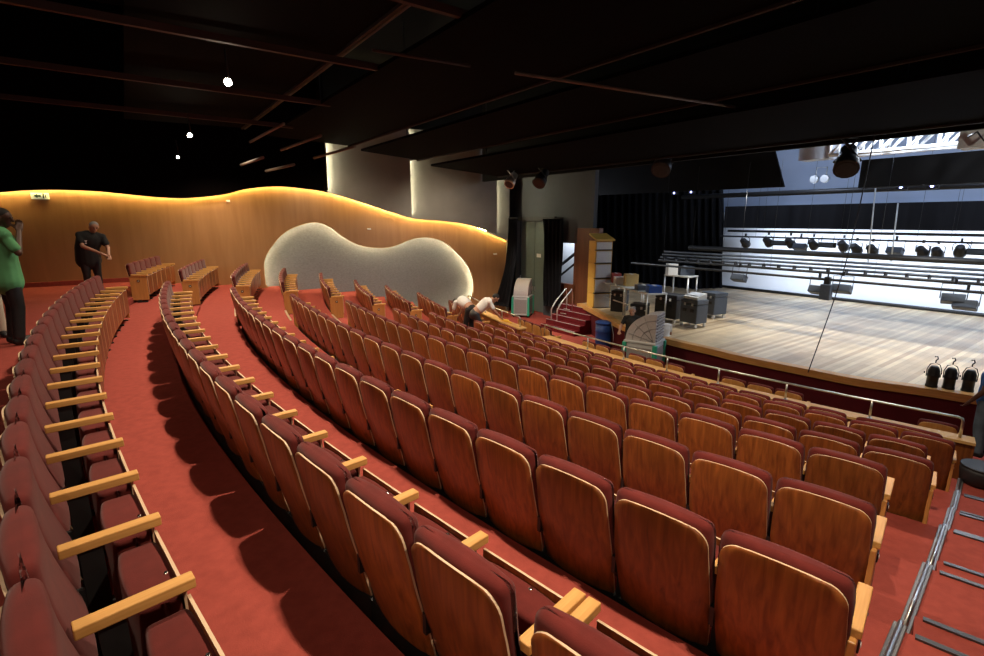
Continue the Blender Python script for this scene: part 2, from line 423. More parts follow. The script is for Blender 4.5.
START_F = {-2: 204.7, -1: 205.1, 0: 205.1, 1: 205.1, 2: 205.2, 3: 205.2, 4: 205.2, 5: 205.2, 6: 205.0}
END_F = {-2: 199.7, -1: 198.9, 0: 198.3, 1: 198.0, 2: 197.7, 3: 197.3, 4: 197.3, 5: 197.5, 6: 198.6}
RECLINED = []
for k in range(-2, 7):
    R = row_r(k); z = row_z(k); st = math.degrees(SEAT_P / R); rn = ordinal(7 - k)
    angs = []
    if k >= 0:
        a = math.degrees(PH[k]) - st if k < 6 else 227.55 - st * 1.62
        while a > END_C[k]: angs.append(a); a -= st
    elif k == -1:
        a2 = math.degrees(PH[-1]) - 2 * st       # the module joint with two armrests sits between seats one and two
        angs = [a2 + st * 1.14, a2 + st * 2.14]
        a = a2
        while a > END_C[k]: angs.append(a); a -= st
    else:
        a = 224.858 + st * .5 - st * 1
        angs = [a + st, a + 2 * st]
        while a > END_C[k]: angs.append(a); a -= st
    angs.sort(reverse=True)
    n = len(angs)
    for i, a in enumerate(angs):
        kind = 'L' if i == n - 1 else ('R' if (i == 0 and 0 <= k) else '')
        if k >= 0: lab = 'maroon wood-backed seat, %s from the right stair aisle, %s row behind railing' % (ordinal(i + 1), rn)
        else: lab = 'maroon wood-backed seat, %s from the far aisle, %s row behind railing, near block' % (ordinal(n - i), rn)
        o = place_seat(k, a, z, R, kind, lab, 'seats of the %s row behind the railing, near block' % rn)
        if k == -1 and i == 1: make_arm(o, -SEAT_P / 2)
        if k == -2:                             # the rear row sits a little further reclined
            RECLINED.append(o)
    # far block
    a = START_F[k] - st / 2; angs = []
    while a > END_F[k]: angs.append(a); a -= st
    for i, a in enumerate(angs):
        kind = 'R' if i == 0 else ('L' if i == len(angs) - 1 else '')
        place_seat(k, a, z, R, kind, 'maroon wood-backed seat in the far block, %s from its aisle, %s row behind railing' % (ordinal(i + 1), rn), 'seats of the %s row behind the railing, far block' % rn)
REC_NOW = [c for c in bpy.data.objects if c.parent in RECLINED and c.name.startswith(('back_shell', 'back_cushion'))]
# double-width seat at both ends of the front row
def wide_seat(ang, label):
    R = row_r(6); s = thing('wide_theatre_seat', label, 'seat', pol(R, ang, row_z(6)), facing(ang), 'double width seats of the front row')
    for nm, d, p in (('back_shell', D_SHELL, s), ('back_cushion', D_CUSH, s), ('seat_cushion', D_SEAT, s)):
        o = link(nm, d, p); o.scale.x = 1.95
        if nm == 'seat_cushion': link('seat_shell', D_FRONT, o)
    make_arm(s, .52, 1); make_arm(s, -.52, -1)
wide_seat(227.55, 'double-width maroon seat with wooden back at the right end of the railed front row')
wide_seat(208.9, 'double-width maroon seat with wooden back at the left end of the railed front row')
# the lowest row, in front of the railed wall
RJ = 24.75; st = math.degrees(SEAT_P / RJ); i = 0
J = [228.6, 223.6, 222.4, 221.2, 218.1, 216.9, 215.7, 214.3, 213.1, 211.9]
for i, a in enumerate(J):
    place_seat(7, a, FRONT_Z - .02 + .02, RJ, 'JR' if i in (0, 1, 4, 7) else 'J', 'light wooden seat back showing over the long railed wall, %s from its right end' % ordinal(i + 1), 'seats of the lowest row beyond the railing')
for i, a in enumerate([207.3, 206.1, 204.9, 203.7]):
    place_seat(7, a, FRONT_Z, RJ, 'JR' if i == 0 else 'J', 'light wooden seat back showing over the short far railed wall, %s from its right end' % ordinal(i + 1), 'seats of the lowest row beyond the railing')
for c in REC_NOW: c.rotation_euler.x = rad(2.6)
for q in PROTO:
    if q not in USED: print('unused proto', q)

# ------------------------------------------------------------------ railed low wall
def railed_wall(a0, a1, posts, wl, rl):
    w = thing('low_wall', wl, 'low wall', pol(25.6, (a0 + a1) / 2, FRONT_Z))
    inv = Matrix.Translation(-w.location)
    def arcp(name, r0, r1, z0, z1, m, par, b0=a0, b1=a1):
        mb = MB().arc(r0, r1, b0, b1, z0, z1, .4); mb.bm.transform(inv); return mb.build(name, m, par)
    arcp('wall_body', 25.5, 25.7, FRONT_Z, -3.14, 'shell', w); arcp('wall_cap', 25.46, 25.74, -3.14, -3.10, 'capwood', w)
    rl_ = thing('handrail', rl, 'railing', pol(25.6, (a0 + a1) / 2, -3.10)); inv2 = Matrix.Translation(-rl_.location)
    pts = [pol(25.6, (a0 - .5) + (a1 - a0 + .5) * i / 40, -2.80) for i in range(41)]
    e0, e1 = pts[0], pts[-1]
    d0 = (pts[0] - pts[1]).normalized(); d1 = (pts[-1] - pts[-2]).normalized()
    pts = [e0 + d0 * .06 + Vector((0, 0, -.30)), e0 + d0 * .06 + Vector((0, 0, -.06)), e0 + d0 * .045 + Vector((0, 0, -.015))] + pts + [e1 + d1 * .045 + Vector((0, 0, -.015)), e1 + d1 * .06 + Vector((0, 0, -.06)), e1 + d1 * .06 + Vector((0, 0, -.30))]
    mb = MB().tube(pts, .019); mb.bm.transform(inv2); mb.build('top_rail', 'steel', rl_)
    for a in posts:
        p = pol(25.6, a, -3.10); mb = MB().tube([p, p + Vector((0, 0, .30))], .016).lathe([(.035, 0), (.035, .012)], 12, p); mb.bm.transform(inv2); mb.build('post', 'steel', rl_)
railed_wall(229.45, 210.2, [226.7, 224.0, 221.35, 218.9, 216.4, 213.9], 'long low curved wall with light wooden cap in front of the seats', 'steel handrail on the long low wall in front of the seats')
railed_wall(207.6, 197.0, [204.6, 201.5], 'short low curved wall with light wooden cap at the far left of the seats', 'steel handrail on the short low wall at the far left of the seats')

# ------------------------------------------------------------------ side wall: veneer, wavy soffit, kidney recess, slabs
def wpt(u, v, t=WALL_T): return on_t(u, v, t)
def curve_slab(name, outline, holes, depth, back, mats, parent=None, kind='structure', smooth=True):
    """flat piece in the side wall plane: outlines are lists of (n, z); front face at t = back + depth"""
    cu = bpy.data.curves.new(name, 'CURVE'); cu.dimensions = '2D'; cu.fill_mode = 'BOTH'; cu.extrude = depth / 2
    for pts in [outline] + holes:
        s = cu.splines.new('POLY'); s.points.add(len(pts) - 1); s.use_cyclic_u = True
        for p, q in zip(s.points, pts): p.co = (q[0], q[1], 0, 1)
    o = bpy.data.objects.new(name, cu); COL.objects.link(o)
    dg = bpy.context.evaluated_depsgraph_get(); me = bpy.data.meshes.new_from_object(o.evaluated_get(dg)); bpy.data.objects.remove(o); bpy.data.curves.remove(cu)
    T = -TV                                      # local x -> n, local y -> z, local z -> towards the room (+TV)
    mx = Matrix(((NV.x, 0, TV.x, 0), (NV.y, 0, TV.y, 0), (0, 1, 0, 0), (0, 0, 0, 1)))
    me.transform(Matrix.Translation(TV * (back + depth / 2)) @ mx)
    me.materials.clear()
    for m in mats: me.materials.append(M[m])
    o = link(name, me, parent)
    if kind: o['kind'] = kind
    return o
def nz(u, v, t=WALL_T): p = wpt(u, v, t); return (p.dot(NV), p.z)
WAVE = [(-60, 198), (0, 193), (30, 191), (60, 190.5), (100, 192), (150, 197), (185, 198.5), (222, 195), (245, 189.5), (275, 187), (305, 189.5), (330, 194), (360, 203), (390, 213), (413, 219), (440, 221), (465, 225), (490, 234), (506, 240.5)]
wave = [(p.x, p.y) for p in spline([(*nz(u, v), 0) for u, v in WAVE], 6)]
KID = [(266, 284), (264.5, 262), (272.5, 246), (287.5, 231), (312.5, 222.5), (330, 227), (345, 238), (362, 246), (380, 248), (395, 246), (410, 240), (425, 237.5), (442, 241), (457.5, 253), (469, 267.5), (474, 285), (470, 302), (455, 318), (400, 330), (330, 322), (285, 304)]
kid = [(p.x, p.y) for p in spline([(*nz(u, v), 0) for u, v in KID + KID[:1]], 6)][:-1]
n0, n1 = wave[0][0], wave[-1][0]
curve_slab('wall_left', [(n0, -5), (n1, -5), (n1, 2.4), (n0, 2.4)], [kid], .06, WALL_T - .06, ['wallwood'])
curve_slab('wall_recess', [(kid[0][0] - 1.2, -5), (13.2, -5), (13.2, .8), (kid[0][0] - 1.2, .8)], [], .04, WALL_T - .34, ['felt'])
# dark wall above the wave (rear), standing proud of the veneer, with the light strip tucked behind its lower edge
nb = nz(328, 194)[0]
wl = [w for w in wave if w[0] <= nb]; wr = [w for w in wave if w[0] >= nb]
curve_slab('wall_upper', wl + [(nb, 5.5), (n0, 5.5)], [], .05, WALL_T + .20, ['ceil'])
na, nc = nz(413, 219)[0], nz(497, 236)[0]
def sub(a, b):
    q = [w for w in wave if a < w[0] < b]
    za = float(np.interp(a, [w[0] for w in wave], [w[1] for w in wave])); zb = float(np.interp(b, [w[0] for w in wave], [w[1] for w in wave]))
    return [(a, za)] + q + [(b, zb)]
TOUT = WALL_T + .63
def tip(u, v): return on_t(u, v, TOUT).dot(NV)
edges = [tip(328, 190), tip(412, 215), tip(497, 234), n1]
for i, (a, b) in enumerate(zip(edges, edges[1:])):
    a0 = a - .25 if i else a
    o = curve_slab('wall_panel', sub(a0, b) + [(b, 3.3), (a0, 3.3)], [], .03, WALL_T + .18, ['slab'])
    if i == 2: o.location.z -= .04
    if i < 2:
        for v in o.data.vertices:                # each slab leans out towards its right-hand edge
            q = (v.co.dot(NV) - a0) / (b - a0); v.co += TV * (.42 * q) - Vector((0, 0, .045 * q))
struct('wall_fin', MB().box(nt(edges[0] - .02, WALL_T + .40, (5.5 + .97) / 2), (.46, .04, 5.5 - .97), rot=rz_m(ROT_N)), 'matte')
def strip_up(n, z0, label):
    e = thing('light_strip', label, 'light strip', nt(n, WALL_T + .34, z0)); h = 3.25 - z0
    MB().box((0, 0, h / 2), (.03, .02, h), rot=rz_m(ROT_N)).build('tube', 'led_slab', e)
    MB().box(TV * .03, (.05, .04, .03), rot=rz_m(ROT_N)).build('end_cap', 'white', e)
strip_up(edges[0] + .07, .98, 'upright light strip washing the left edge of the first grey wall slab')
strip_up(edges[1] + .07, .20, 'upright light strip behind the edge between the first and second grey wall slabs')
strip_up(edges[2] + .07, -.45, 'upright light strip behind the edge between the second and third grey wall slabs')
def strip_path(name, path, t, r, m, label, group=None):
    p = [NV * a + TV * t + Vector((0, 0, b)) for a, b in path]; e = thing(name, label, 'light strip', p[0])
    mb = MB().tube([q - p[0] for q in p], r, 6); mb.build('tube', m, e)
strip_path('light_strip', [(a, b + .05) for a, b in wave], WALL_T + .10, .012, 'led_warm', 'warm light strip hidden along the wavy top of the wooden wall')
cxk = sum(p[0] for p in kid) / len(kid); czk = sum(p[1] for p in kid) / len(kid)
def outset(pts, d):
    out = []; n = len(pts)
    for i in range(n):
        a = Vector(pts[i - 1]); b = Vector(pts[(i + 1) % n]); tdir = (b - a).normalized(); nn = Vector((tdir.y, -tdir.x))
        c = Vector(pts[i]); 
        if (c + nn * .01 - Vector((cxk, czk))).length < (c - Vector((cxk, czk))).length: pass
        out.append((c.x - SGN * nn.x * d, c.y - SGN * nn.y * d))
    return out
area = sum(kid[i - 1][0] * kid[i][1] - kid[i][0] * kid[i - 1][1] for i in range(len(kid)))
SGN = -1 if area > 0 else 1
kout = outset(kid, .15)
strip_path('light_strip', kout + kout[:1], WALL_T - .12, .012, 'led_white', 'white light strip behind the rim of the kidney-shaped wall recess')
struct('wall_far', MB().box(nt(n1 - 15, WALL_T - .5, 0), (.2, 30, 14), rot=rz_m(ROT_N)), 'matte')
struct('wall_return', MB().box(nt(n1 + .06, WALL_T - 1.6, 0), (3.4, .1, 14), rot=rz_m(ROT_N)), 'slab')
struct('wall_alcove', MB().box(nt(n1 + 1, WALL_T - 3.3, 0), (.1, 5, 14), rot=rz_m(ROT_N)), 'slab')
# carpeted skirting along the veneer
struct('baseboard_left', MB().box(nt((n0 + .1) / 2, WALL_T + .03, REAR_Z + .06), (.06, .1 - n0, .12), rot=rz_m(ROT_N)), 'carpet')
# small fittings on the wooden wall
def fit(u, v, dims, m, name, label, cat):
    p = wpt(u, v, WALL_T + .03); o = MB().box((0, 0, 0), dims, bev=.008).build(name, m); o.location = p; o.rotation_euler = (0, 0, ROT_N + 0); tag(o, label, cat); return o
fit(228, 201, (.10, .10, .06), 'white', 'wall_sensor', 'small white sensor high on the wooden wall near the bend', 'sensor')
fit(369, 229, (.10, .12, .05), 'white', 'wall_sensor', 'small white sensor above the dip of the kidney-shaped recess', 'sensor')
fit(495, 254, (.10, .16, .06), 'white', 'wall_sensor', 'small white box on the wooden wall beside the black curtain', 'sensor')
ex = thing('exit_sign', 'small lit exit sign with arrow high on the wooden wall', 'sign', wpt(40, 196, WALL_T + .03), ROT_N)
MB().box((.0, 0, 0), (.05, .36, .16), bev=.006).build('sign_face', 'exit', ex)
a_ = MB().prism([(.028, -.13, 0), (.028, -.05, .055), (.028, -.05, .025), (.028, .02, .025), (.028, .02, -.025), (.028, -.05, -.025), (.028, -.05, -.055)], (.004, 0, 0)); a_.build('arrow', 'exitgreen', ex)
MB().box((.03, .07, -.01), (.004, .03, .10)).box((.03, .11, 0), (.004, .02, .08)).lathe([(.018, 0), (.018, .004)], 8, (.028, .07, .055), Matrix.Rotation(PI / 2, 3, 'Y')).build('running_figure', 'exitgreen', ex)

# ------------------------------------------------------------------ front-left wall with door, curtains, stair opening
NW = 14.5
def wbox(u0, v0, u1, v1, n, th, zb=None):
    a = on_n(u0, v0, n); b = on_n(u1, v1, n)
    z1 = a.z; z0 = b.z if zb is None else zb
    t0, t1 = a.dot(TV), b.dot(TV)
    return MB().box(nt(n + th / 2, (t0 + t1) / 2, (z0 + z1) / 2), (abs(t1 - t0), th, z1 - z0), rot=rz_m(ROT_N))
tD0, tD1 = on_n(516, 300, NW).dot(TV), on_n(543.5, 300, NW).dot(TV); zDt = on_n(530, 221, NW).z
tO0, tO1 = on_n(557, 300, NW).dot(TV), on_n(575, 300, NW).dot(TV); zOt = on_n(566, 243, NW).z; zOb = on_n(568, 284, NW).z
tE = on_n(590, 300, NW).dot(TV)
fw = MB()
def wseg(t0, t1, z0, z1, mb=fw): mb.box(nt(NW + .1, (t0 + t1) / 2, (z0 + z1) / 2), (t1 - t0, .2, z1 - z0), rot=rz_m(ROT_N))
wseg(-21.2, tD0, FRONT_Z, 5.5); wseg(tD0, tD1, zDt, 5.5); wseg(tD1, tO0, FRONT_Z, 5.5); wseg(tO0, tO1, zOt, 5.5)
wseg(tO1, tE, on_n(580, 228, NW).z, 5.5)
struct('wall_front', fw, 'frontwall')
struct('wall_stage_side', wbox(575, 228, 596, 305, NW, .22, FRONT_Z), 'reddark')
fw2 = MB(); wseg(tO0, tO1, FRONT_Z, zOb, fw2); struct('wall_low', fw2, 'reddark')
dr = thing('double_door', 'tall green-grey double door between black curtains', 'door', nt(NW + .3, (tD0 + tD1) / 2, FRONT_Z), ROT_N); dr['kind'] = 'structure'
w = tD1 - tD0; h = zDt - FRONT_Z
for s in (-1, 1):
    l = MB().box((s * w / 4 * 1.0, 0, h / 2), (w / 2 - .015, .06, h - .02), bev=.004).build('door_leaf', 'doorgrey', dr)
    MB().box((s * .08, -.05, 1.05), (.03, .06, .2)).build('door_handle', 'alu', l)
MB().box((.30, -.04, 2.55), (.28, .012, .16)).build('notice', 'white', dr)
# curtains
def curtain(name, top, bot, n, label, waves=7, m='drape', gather=None, depth=.10):
    (u0, v0), (u1, v1) = top; (b0, y0), (b1, y1) = bot
    e = thing(name, label, 'curtain', on_n((u0 + u1) / 2, y0, n)); bm = bmesh.new(); G = []
    NX, NZ = waves * 8, 14
    for j in range(NZ + 1):
        f = j / NZ; row = []
        ff = f ** (gather or 1)
        for i in range(NX + 1):
            g = i / NX
            P = on_n(u0 + (u1 - u0) * g, v0 + (v1 - v0) * g, n); Q = on_n(b0 + (b1 - b0) * g, y0 + (y1 - y0) * g, n)
            p = P.lerp(Q, f); 
            if gather: 
                k = P * (1 - ff) + Q * ff; p.x, p.y = k.x, k.y
            p = p + NV * (math.sin(g * waves * 2 * PI + .5 * math.sin(j * .4)) * depth)
            row.append(bm.verts.new(p - Vector(e.location)))
        G.append(row)
    for j in range(NZ):
        for i in range(NX):
            f = bm.faces.new((G[j][i], G[j][i + 1], G[j + 1][i + 1], G[j + 1][i])); f.smooth = True
    bmesh.ops.solidify(bm, geom=bm.faces[:], thickness=.012)
    mb = MB(); mb.bm.free(); mb.bm = bm; mb.build('cloth', m, e)
    p0 = on_n(u0, v0, n); p1 = on_n(u1, v1, n)
    MB().tube([p0 + Vector((0, 0, .03)) - e.location, p1 + Vector((0, 0, .03)) - e.location], .03).build('curtain_rail', 'black', e)
    return e
curtain('curtain', ((509, 219), (517, 219)), ((494, 305), (509, 307)), 12.55, 'black curtain drawn to the left side of the tall door', 4, gather=2.2)
curtain('curtain', ((543, 219), (563, 219)), ((544, 306), (561, 306)), NW - .25, 'black curtain hanging to the right of the tall door', 5)
MB_ = MB().box(nt(NW - .15, (tD0 + tD1) / 2 + .1, zDt + .1), (w + 1.4, .12, .16), rot=rz_m(ROT_N)); o = MB_.build('curtain_pelmet', 'black'); tag(o, 'black pelmet rail above the tall door and its curtains', 'pelmet')
# white stairwell behind the opening with its dark slanting rails
struct('wall_stairwell', MB().box(nt(NW + 1.6, (on_n(552, 260, NW + 1.6).dot(TV) + on_n(577, 260, NW + 1.6).dot(TV)) / 2, -1.5), (on_n(577, 260, NW + 1.6).dot(TV) - on_n(552, 260, NW + 1.6).dot(TV), .1, 6), rot=rz_m(ROT_N)), 'whitepaint')
sr = thing('stair_railing', 'dark slanting stair rails in the white stairwell opening', 'railing', on_n(566, 280, NW + 1.0))
for dv in (0, 10):
    a = on_n(556, 272 + dv - 3, NW + 1.0); b = on_n(577, 252 + dv, NW + 1.0)
    MB().tube([a - sr.location, b - sr.location], .07 if dv == 0 else .05).build('rail', 'caseblack', sr)

# ------------------------------------------------------------------ stage
RIM = [(578, 303.5), (585, 305.5), (600, 313), (625, 326), (665, 338), (715, 349.5), (738, 355), (813, 370), (861, 379), (923, 387.5), (971, 395), (1010, 401)]
rim = [Vector(p) for p in spline([on_z(u, v, STAGE_Z) for u, v in RIM], 6)]
back = [nt(23.2, 6, STAGE_Z), nt(23.2, -19.2, STAGE_Z), nt(NW + 1.8, -19.2, STAGE_Z), nt(NW + 1.8, -15.2, STAGE_Z), nt(NW + .2, -15.0, STAGE_Z), nt(NW + .2, -13.2, STAGE_Z)]
sb = MB().prism([p - Vector((0, 0, .06)) for p in rim + [nt(13, 4, STAGE_Z), nt(23.2, 4, STAGE_Z)] + back[1:]], (0, 0, .06))
struct('stage_floor', sb, 'stage')
def wallstrip(pts, z0, z1, out, th):
    mb = MB(); bm = mb.bm; G = []
    for i, p in enumerate(pts):
        d = (pts[min(i + 1, len(pts) - 1)] - pts[max(i - 1, 0)]).normalized(); nn = Vector((d.y, -d.x, 0))
        if nn.dot(NV) > 0: nn = -nn
        a = p + nn * out; b = p + nn * (out - th)
        G.append([bm.verts.new((q.x, q.y, zz)) for q, zz in ((a, z0), (a, z1), (b, z1), (b, z0))])
    for p, q in zip(G, G[1:]):
        for k in range(4): bm.faces.new((p[k], p[(k + 1) % 4], q[(k + 1) % 4], q[k]))
    bm.faces.new(G[0]); bm.faces.new(G[-1]); return mb
struct('stage_edge', wallstrip(rim, STAGE_Z - .15, STAGE_Z + .004, .05, .22), 'rim')
struct('stage_front', wallstrip(rim, FRONT_Z, STAGE_Z - .15, -.02, .2), 'redfront')
# steps from the pit to the stage at the far left
ss = thing('stage_steps', 'dark red carpeted steps up to the far left end of the stage', 'steps', nt(13.0, -13.0, FRONT_Z), ROT_N)
for i in range(5):
    d = 1.35 - i * .27
    o = MB().box((-.2, .9 - d / 2, .17 * (i + .5) + .0), (1.8, d, .17)).build('step', 'carpet_dark', ss)
    MB().box((-.2, .9 - d + .015, .17 * (i + 1) + .003), (1.8, .035, .012)).build('nosing', 'alu', o)
# handrail of the steps: two bent tubes with balusters
hr = thing('step_handrail', 'pale tubular handrail standing at the foot of the stage steps', 'railing', on_z(551, 328, FRONT_Z), ROT_N)
for s, x in ((0, 0.0), (1, .32)):
    MB().tube([(x, 0, 0), (x, 0, .75), (x + .02, .2, 1.05), (x + .05, .7, 1.5), (x + .05, .75, 1.2), (x + .05, .75, .5)], .024).build('rail', 'alu', hr)
for i in range(4):
    MB().tube([(.02, .1 + i * .18, .25 + i * .15), (.34, .1 + i * .18, .25 + i * .15)], .016).build('bar', 'alu', hr)

# ------------------------------------------------------------------ stage back: cyclorama, drapes, borders
t_c0 = on_n(722, 260, 22.6).dot(TV)
struct('wall_back', MB().box(nt(23.5, -3, 1), (36, .2, 13), rot=rz_m(ROT_N)), 'upper')
cy = MB().box(nt(22.8, (t_c0 - .3 + 6) / 2, -1.4), (6 - t_c0 + .3, .04, 3.5), rot=rz_m(ROT_N)).build('cyclorama', 'cyc')
tag(cy, 'broad brightly lit white backcloth across the back of the stage', 'backcloth')
cb = MB().tube([nt(22.68, t_c0, STAGE_Z + .07), nt(22.68, 6, STAGE_Z + .07)], .06).build('bottom_pipe', 'black', None); tag(cb, 'black weight pipe along the foot of the white backcloth', 'pipe')
curtain('stage_drape', ((597, 186), (723, 186)), ((597, 292), (723, 288)), 21.0, 'wide black drape at the left of the stage beside the white backcloth', 18, depth=.16)
bd = MB().box(nt(20.9, -3.3, (on_n(860, 203, 20.9).z + on_n(860, 230, 20.9).z) / 2), (17, .06, on_n(860, 203, 20.9).z - on_n(860, 229, 20.9).z), rot=rz_m(ROT_N)).build('border_drape', 'drape'); tag(bd, 'black border drape hung above the white backcloth', 'drape')
bp = MB().tube([nt(19.5, -13, on_n(860, 190, 19.5).z), nt(19.5, 5, on_n(860, 190, 19.5).z)], .09).build('black_pipe', 'black'); tag(bp, 'thick black pipe crossing the pale upper stage wall', 'pipe')
struct('wall_stage_wing', MB().box(nt(19, -19.4, 1), (.2, 9, 12), rot=rz_m(ROT_N)), 'matte')

# ------------------------------------------------------------------ hall and stage ceilings
struct('ceiling', MB().box(nt(3, -3, 5.6), (34, 46, .2), rot=rz_m(ROT_N)), 'matte')
struct('wall_proscenium', MB().box(nt(11.9, -2, 2.15), (30, .12, 1.3), rot=rz_m(ROT_N)).box(nt(11.9, -2, 4.6), (30, .12, 1.8), rot=rz_m(ROT_N)), 'matte')
struct('wall_rear', MB().box(nt(-16, -3, 0), (34, .2, 14), rot=rz_m(ROT_N)), 'matte')
struct('wall_right', MB().box(nt(4, 12, 0), (.2, 44, 14), rot=rz_m(ROT_N)), 'matte')
def cloud(n, w, z, t0, t1, tilt, label, edge=True):
    e = thing('ceiling_panel', label, 'ceiling panel', nt(n, (t0 + t1) / 2, z), ROT_N, 'dark panels hung under the ceiling')
    rot = Matrix.Rotation(tilt, 3, 'X')
    MB().box((0, 0, 0), (t1 - t0, w, .06), rot=rot).build('panel', 'ceil', e)
    if edge:
        MB().box(rot @ Vector((0, w / 2, -.02)), (t1 - t0, .05, .10), rot=rot).build('edge_trim', 'ceil_edge', e)
    for x in (-.45, 0, .45):
        MB().tube([(x * (t1 - t0), 0, 0), (x * (t1 - t0), 0, 5.5 - z)], .012).build('hanger', 'black', e)
    return e
CL = [(1.6, 2.6, 2.45, -15.6, 9, .02), (4.6, 2.3, 2.25, -15.3, 9, -.03), (7.0, 1.9, 2.0, -15.1, 9, -.07), (9.5, 2.7, 1.62, -14.6, 9, -.07)]
nm = ['rearmost', 'second rearmost', 'second frontmost', 'frontmost']
for q, c in zip(nm, CL): cloud(*c, 'long dark hung ceiling panel, %s of the four across the hall' % q)
for (u0, v0, u1, v1, nn, lb) in ((597, 146, 752, 187, 16.4, 'black masking flat hung above the wide black drape'),):
    a, b = on_n(u0, v0, nn), on_n(u1, v1, nn); a2 = on_n(784, v1, nn)
    o = MB().prism([Vector((a.x, a.y, a.z + .6)), Vector((b.x, b.y, a.z + .6)), a2, Vector((a.x, a.y, b.z))], NV * .08).build('masking_flat', 'matte'); tag(o, lb, 'masking')
# beams over the rear running towards the stage
for i, (t, z) in enumerate(((-3.4, 2.36), (-5.4, 2.34), (-7.8, 2.3), (-10.6, 2.28), (-13.4, 2.25))):
    o = MB().box(nt(-1.6, t, z), (.07, 10.5, .09), rot=rz_m(ROT_N)).build('ceiling_beam', 'beam'); tag(o, 'thin reddish dark beam under the rear ceiling, %s from the right' % ordinal(i + 1), 'beam', 'thin beams under the rear ceiling')
for i, (u0, v0, u1, v1) in enumerate(((241, 165, 263, 157.5), (250, 142, 284, 123.5), (266, 171, 294, 164.5), (281, 150, 321, 135.5), (314, 158, 355, 146.5))):
    o = MB().tube([on_y(u0, v0, 12.5), on_y(u1, v1, 11.0)], .03, 6).build('ceiling_line', 'paleedge'); tag(o, 'pale bar drawn as lit panel edge under rear ceiling, %s of five from the left' % ordinal(i + 1), 'pipe', 'lit panel edges drawn below the rear ceiling')  # bars coloured pale to draw the lit edges of dark panels
o = MB().tube([on_y(515, 73, 7.2), on_y(735, 107, 8.6)], .022, 6).build('ceiling_line', 'paleedge'); tag(o, 'long thin pale pipe slanting under the dark hung panels at mid ceiling', 'pipe')
o = MB().tube([on_y(372, 50, 6.6), on_y(470, 66, 7.4)], .02, 6).build('ceiling_line', 'beam'); tag(o, 'thin reddish pipe under the hung panels left of the long pale pipe', 'pipe')
# catwalk trusses in the gaps between the hung panels
def truss(name, p0, p1, hgt, r, m, label, bays, grp=None, wid=0):
    e = thing(name, label, 'truss', p0, 0, grp); d = Vector(p1) - Vector(p0); U = Vector((0, 0, hgt)); W_ = d.cross(Vector((0, 0, 1))).normalized() * wid
    for q in ((0, 1) if wid else (0,)):
        for k in (0, 1): MB().tube([U * k + W_ * q, U * k + d + W_ * q], r).build('chord', m, e)
        br = MB()
        for i in range(bays):
            a = d * (i / bays); b = d * ((i + 1) / bays)
            br.tube([a + W_ * q, a + U + W_ * q], r * .8, 6); br.tube([a + W_ * q, b + U + W_ * q], r * .8, 6)
        br.build('bracing', m, e)
    return e
truss('catwalk_truss', nt(3.05, -16, 2.5), nt(3.05, 8, 2.5), .7, .03, 'black', 'black lattice truss over the gap behind the first hung panel', 26, 'black catwalk trusses')
truss('catwalk_truss', nt(5.9, -16, 2.3), nt(5.9, 8, 2.3), .7, .03, 'black', 'black lattice truss over the gap in the middle of the hung panels', 26, 'black catwalk trusses')
truss('catwalk_truss', nt(8.15, -16, 2.0), nt(8.15, 8, 2.0), .6, .03, 'black', 'black lattice truss over the gap next to the frontmost hung panel', 26, 'black catwalk trusses')
# white bridge truss and ducts over the stage
tp0 = on_n(838, 157, 14.5); tp1 = on_n(958, 145, 14.5)
truss('bridge_truss', nt(14.5, tp0.dot(TV), tp0.z), nt(14.5, tp1.dot(TV) + .3, tp0.z), .62, .045, 'whitepaint', 'white lattice bridge truss over the front of the stage', 5, wid=.5)
o = wbox(862, 160, 1010, 181, 16.4, .6).build('header_beam', 'matte'); tag(o, 'deep black header beam over the stage below the white truss', 'beam')
o = wbox(800, 146, 829, 158, 14.8, .5).build('air_duct', 'greypaint'); tag(o, 'light grey duct box over the stage left of the white truss', 'duct')
o = wbox(815, 133, 836, 146, 16.5, .5).build('air_duct', 'upper'); tag(o, 'pale blue duct box hung behind the light grey one', 'duct')
o = wbox(960, 131, 990, 146, 13.5, .5).build('control_box', 'cabwhite'); tag(o, 'pale box with black cable loops at the right end of the truss', 'box')
cbx = MB(); c0 = on_n(968, 137, 13.4)
cbx.tube([c0 + TV * x * .12 + Vector((0, 0, .1 * math.sin(x * 2.2))) for x in range(0, 7)], .02, 6); q = cbx.build('cable_loop', 'black'); tag(q, 'black cable looped over the pale box beside the truss', 'cable')

# ------------------------------------------------------------------ lamps that are seen
def spot(u, v, n, label, size=.06, m='lamp', aim=(0, 0, -1)):
    p = on_y(u, v, n); e = thing('spotlight', label, 'spotlight', p); L = Vector(aim).normalized(); q = L.to_track_quat('-Z', 'Y').to_matrix()
    MB().lathe([(size * .5, .16), (size * .9, .14), (size * 1.1, 0), (size * 1.15, -.02)], 14, rot=q).build('housing', 'black', e)
    MB().lathe([(size * .9, -.021), (size * .88, -.026)], 14, rot=q).build('lens', m, e)
    MB().tube([q @ Vector((0, 0, .14)), Vector((0, 0, .45))], .012, 6).build('stem', 'black', e)
    return e
toward = (.35, -.9, -.30)
spot(228, 82, 7.6, 'brightest lit spotlight under the rear ceiling, nearest of three', .055, 'lamp', toward)
spot(190, 135, 11.6, 'lit spotlight under the rear ceiling, middle of three', .05, 'lamp', toward)
spot(178, 157, 14.6, 'smallest lit spotlight under the rear ceiling, farthest of three', .035, 'lamp', toward)

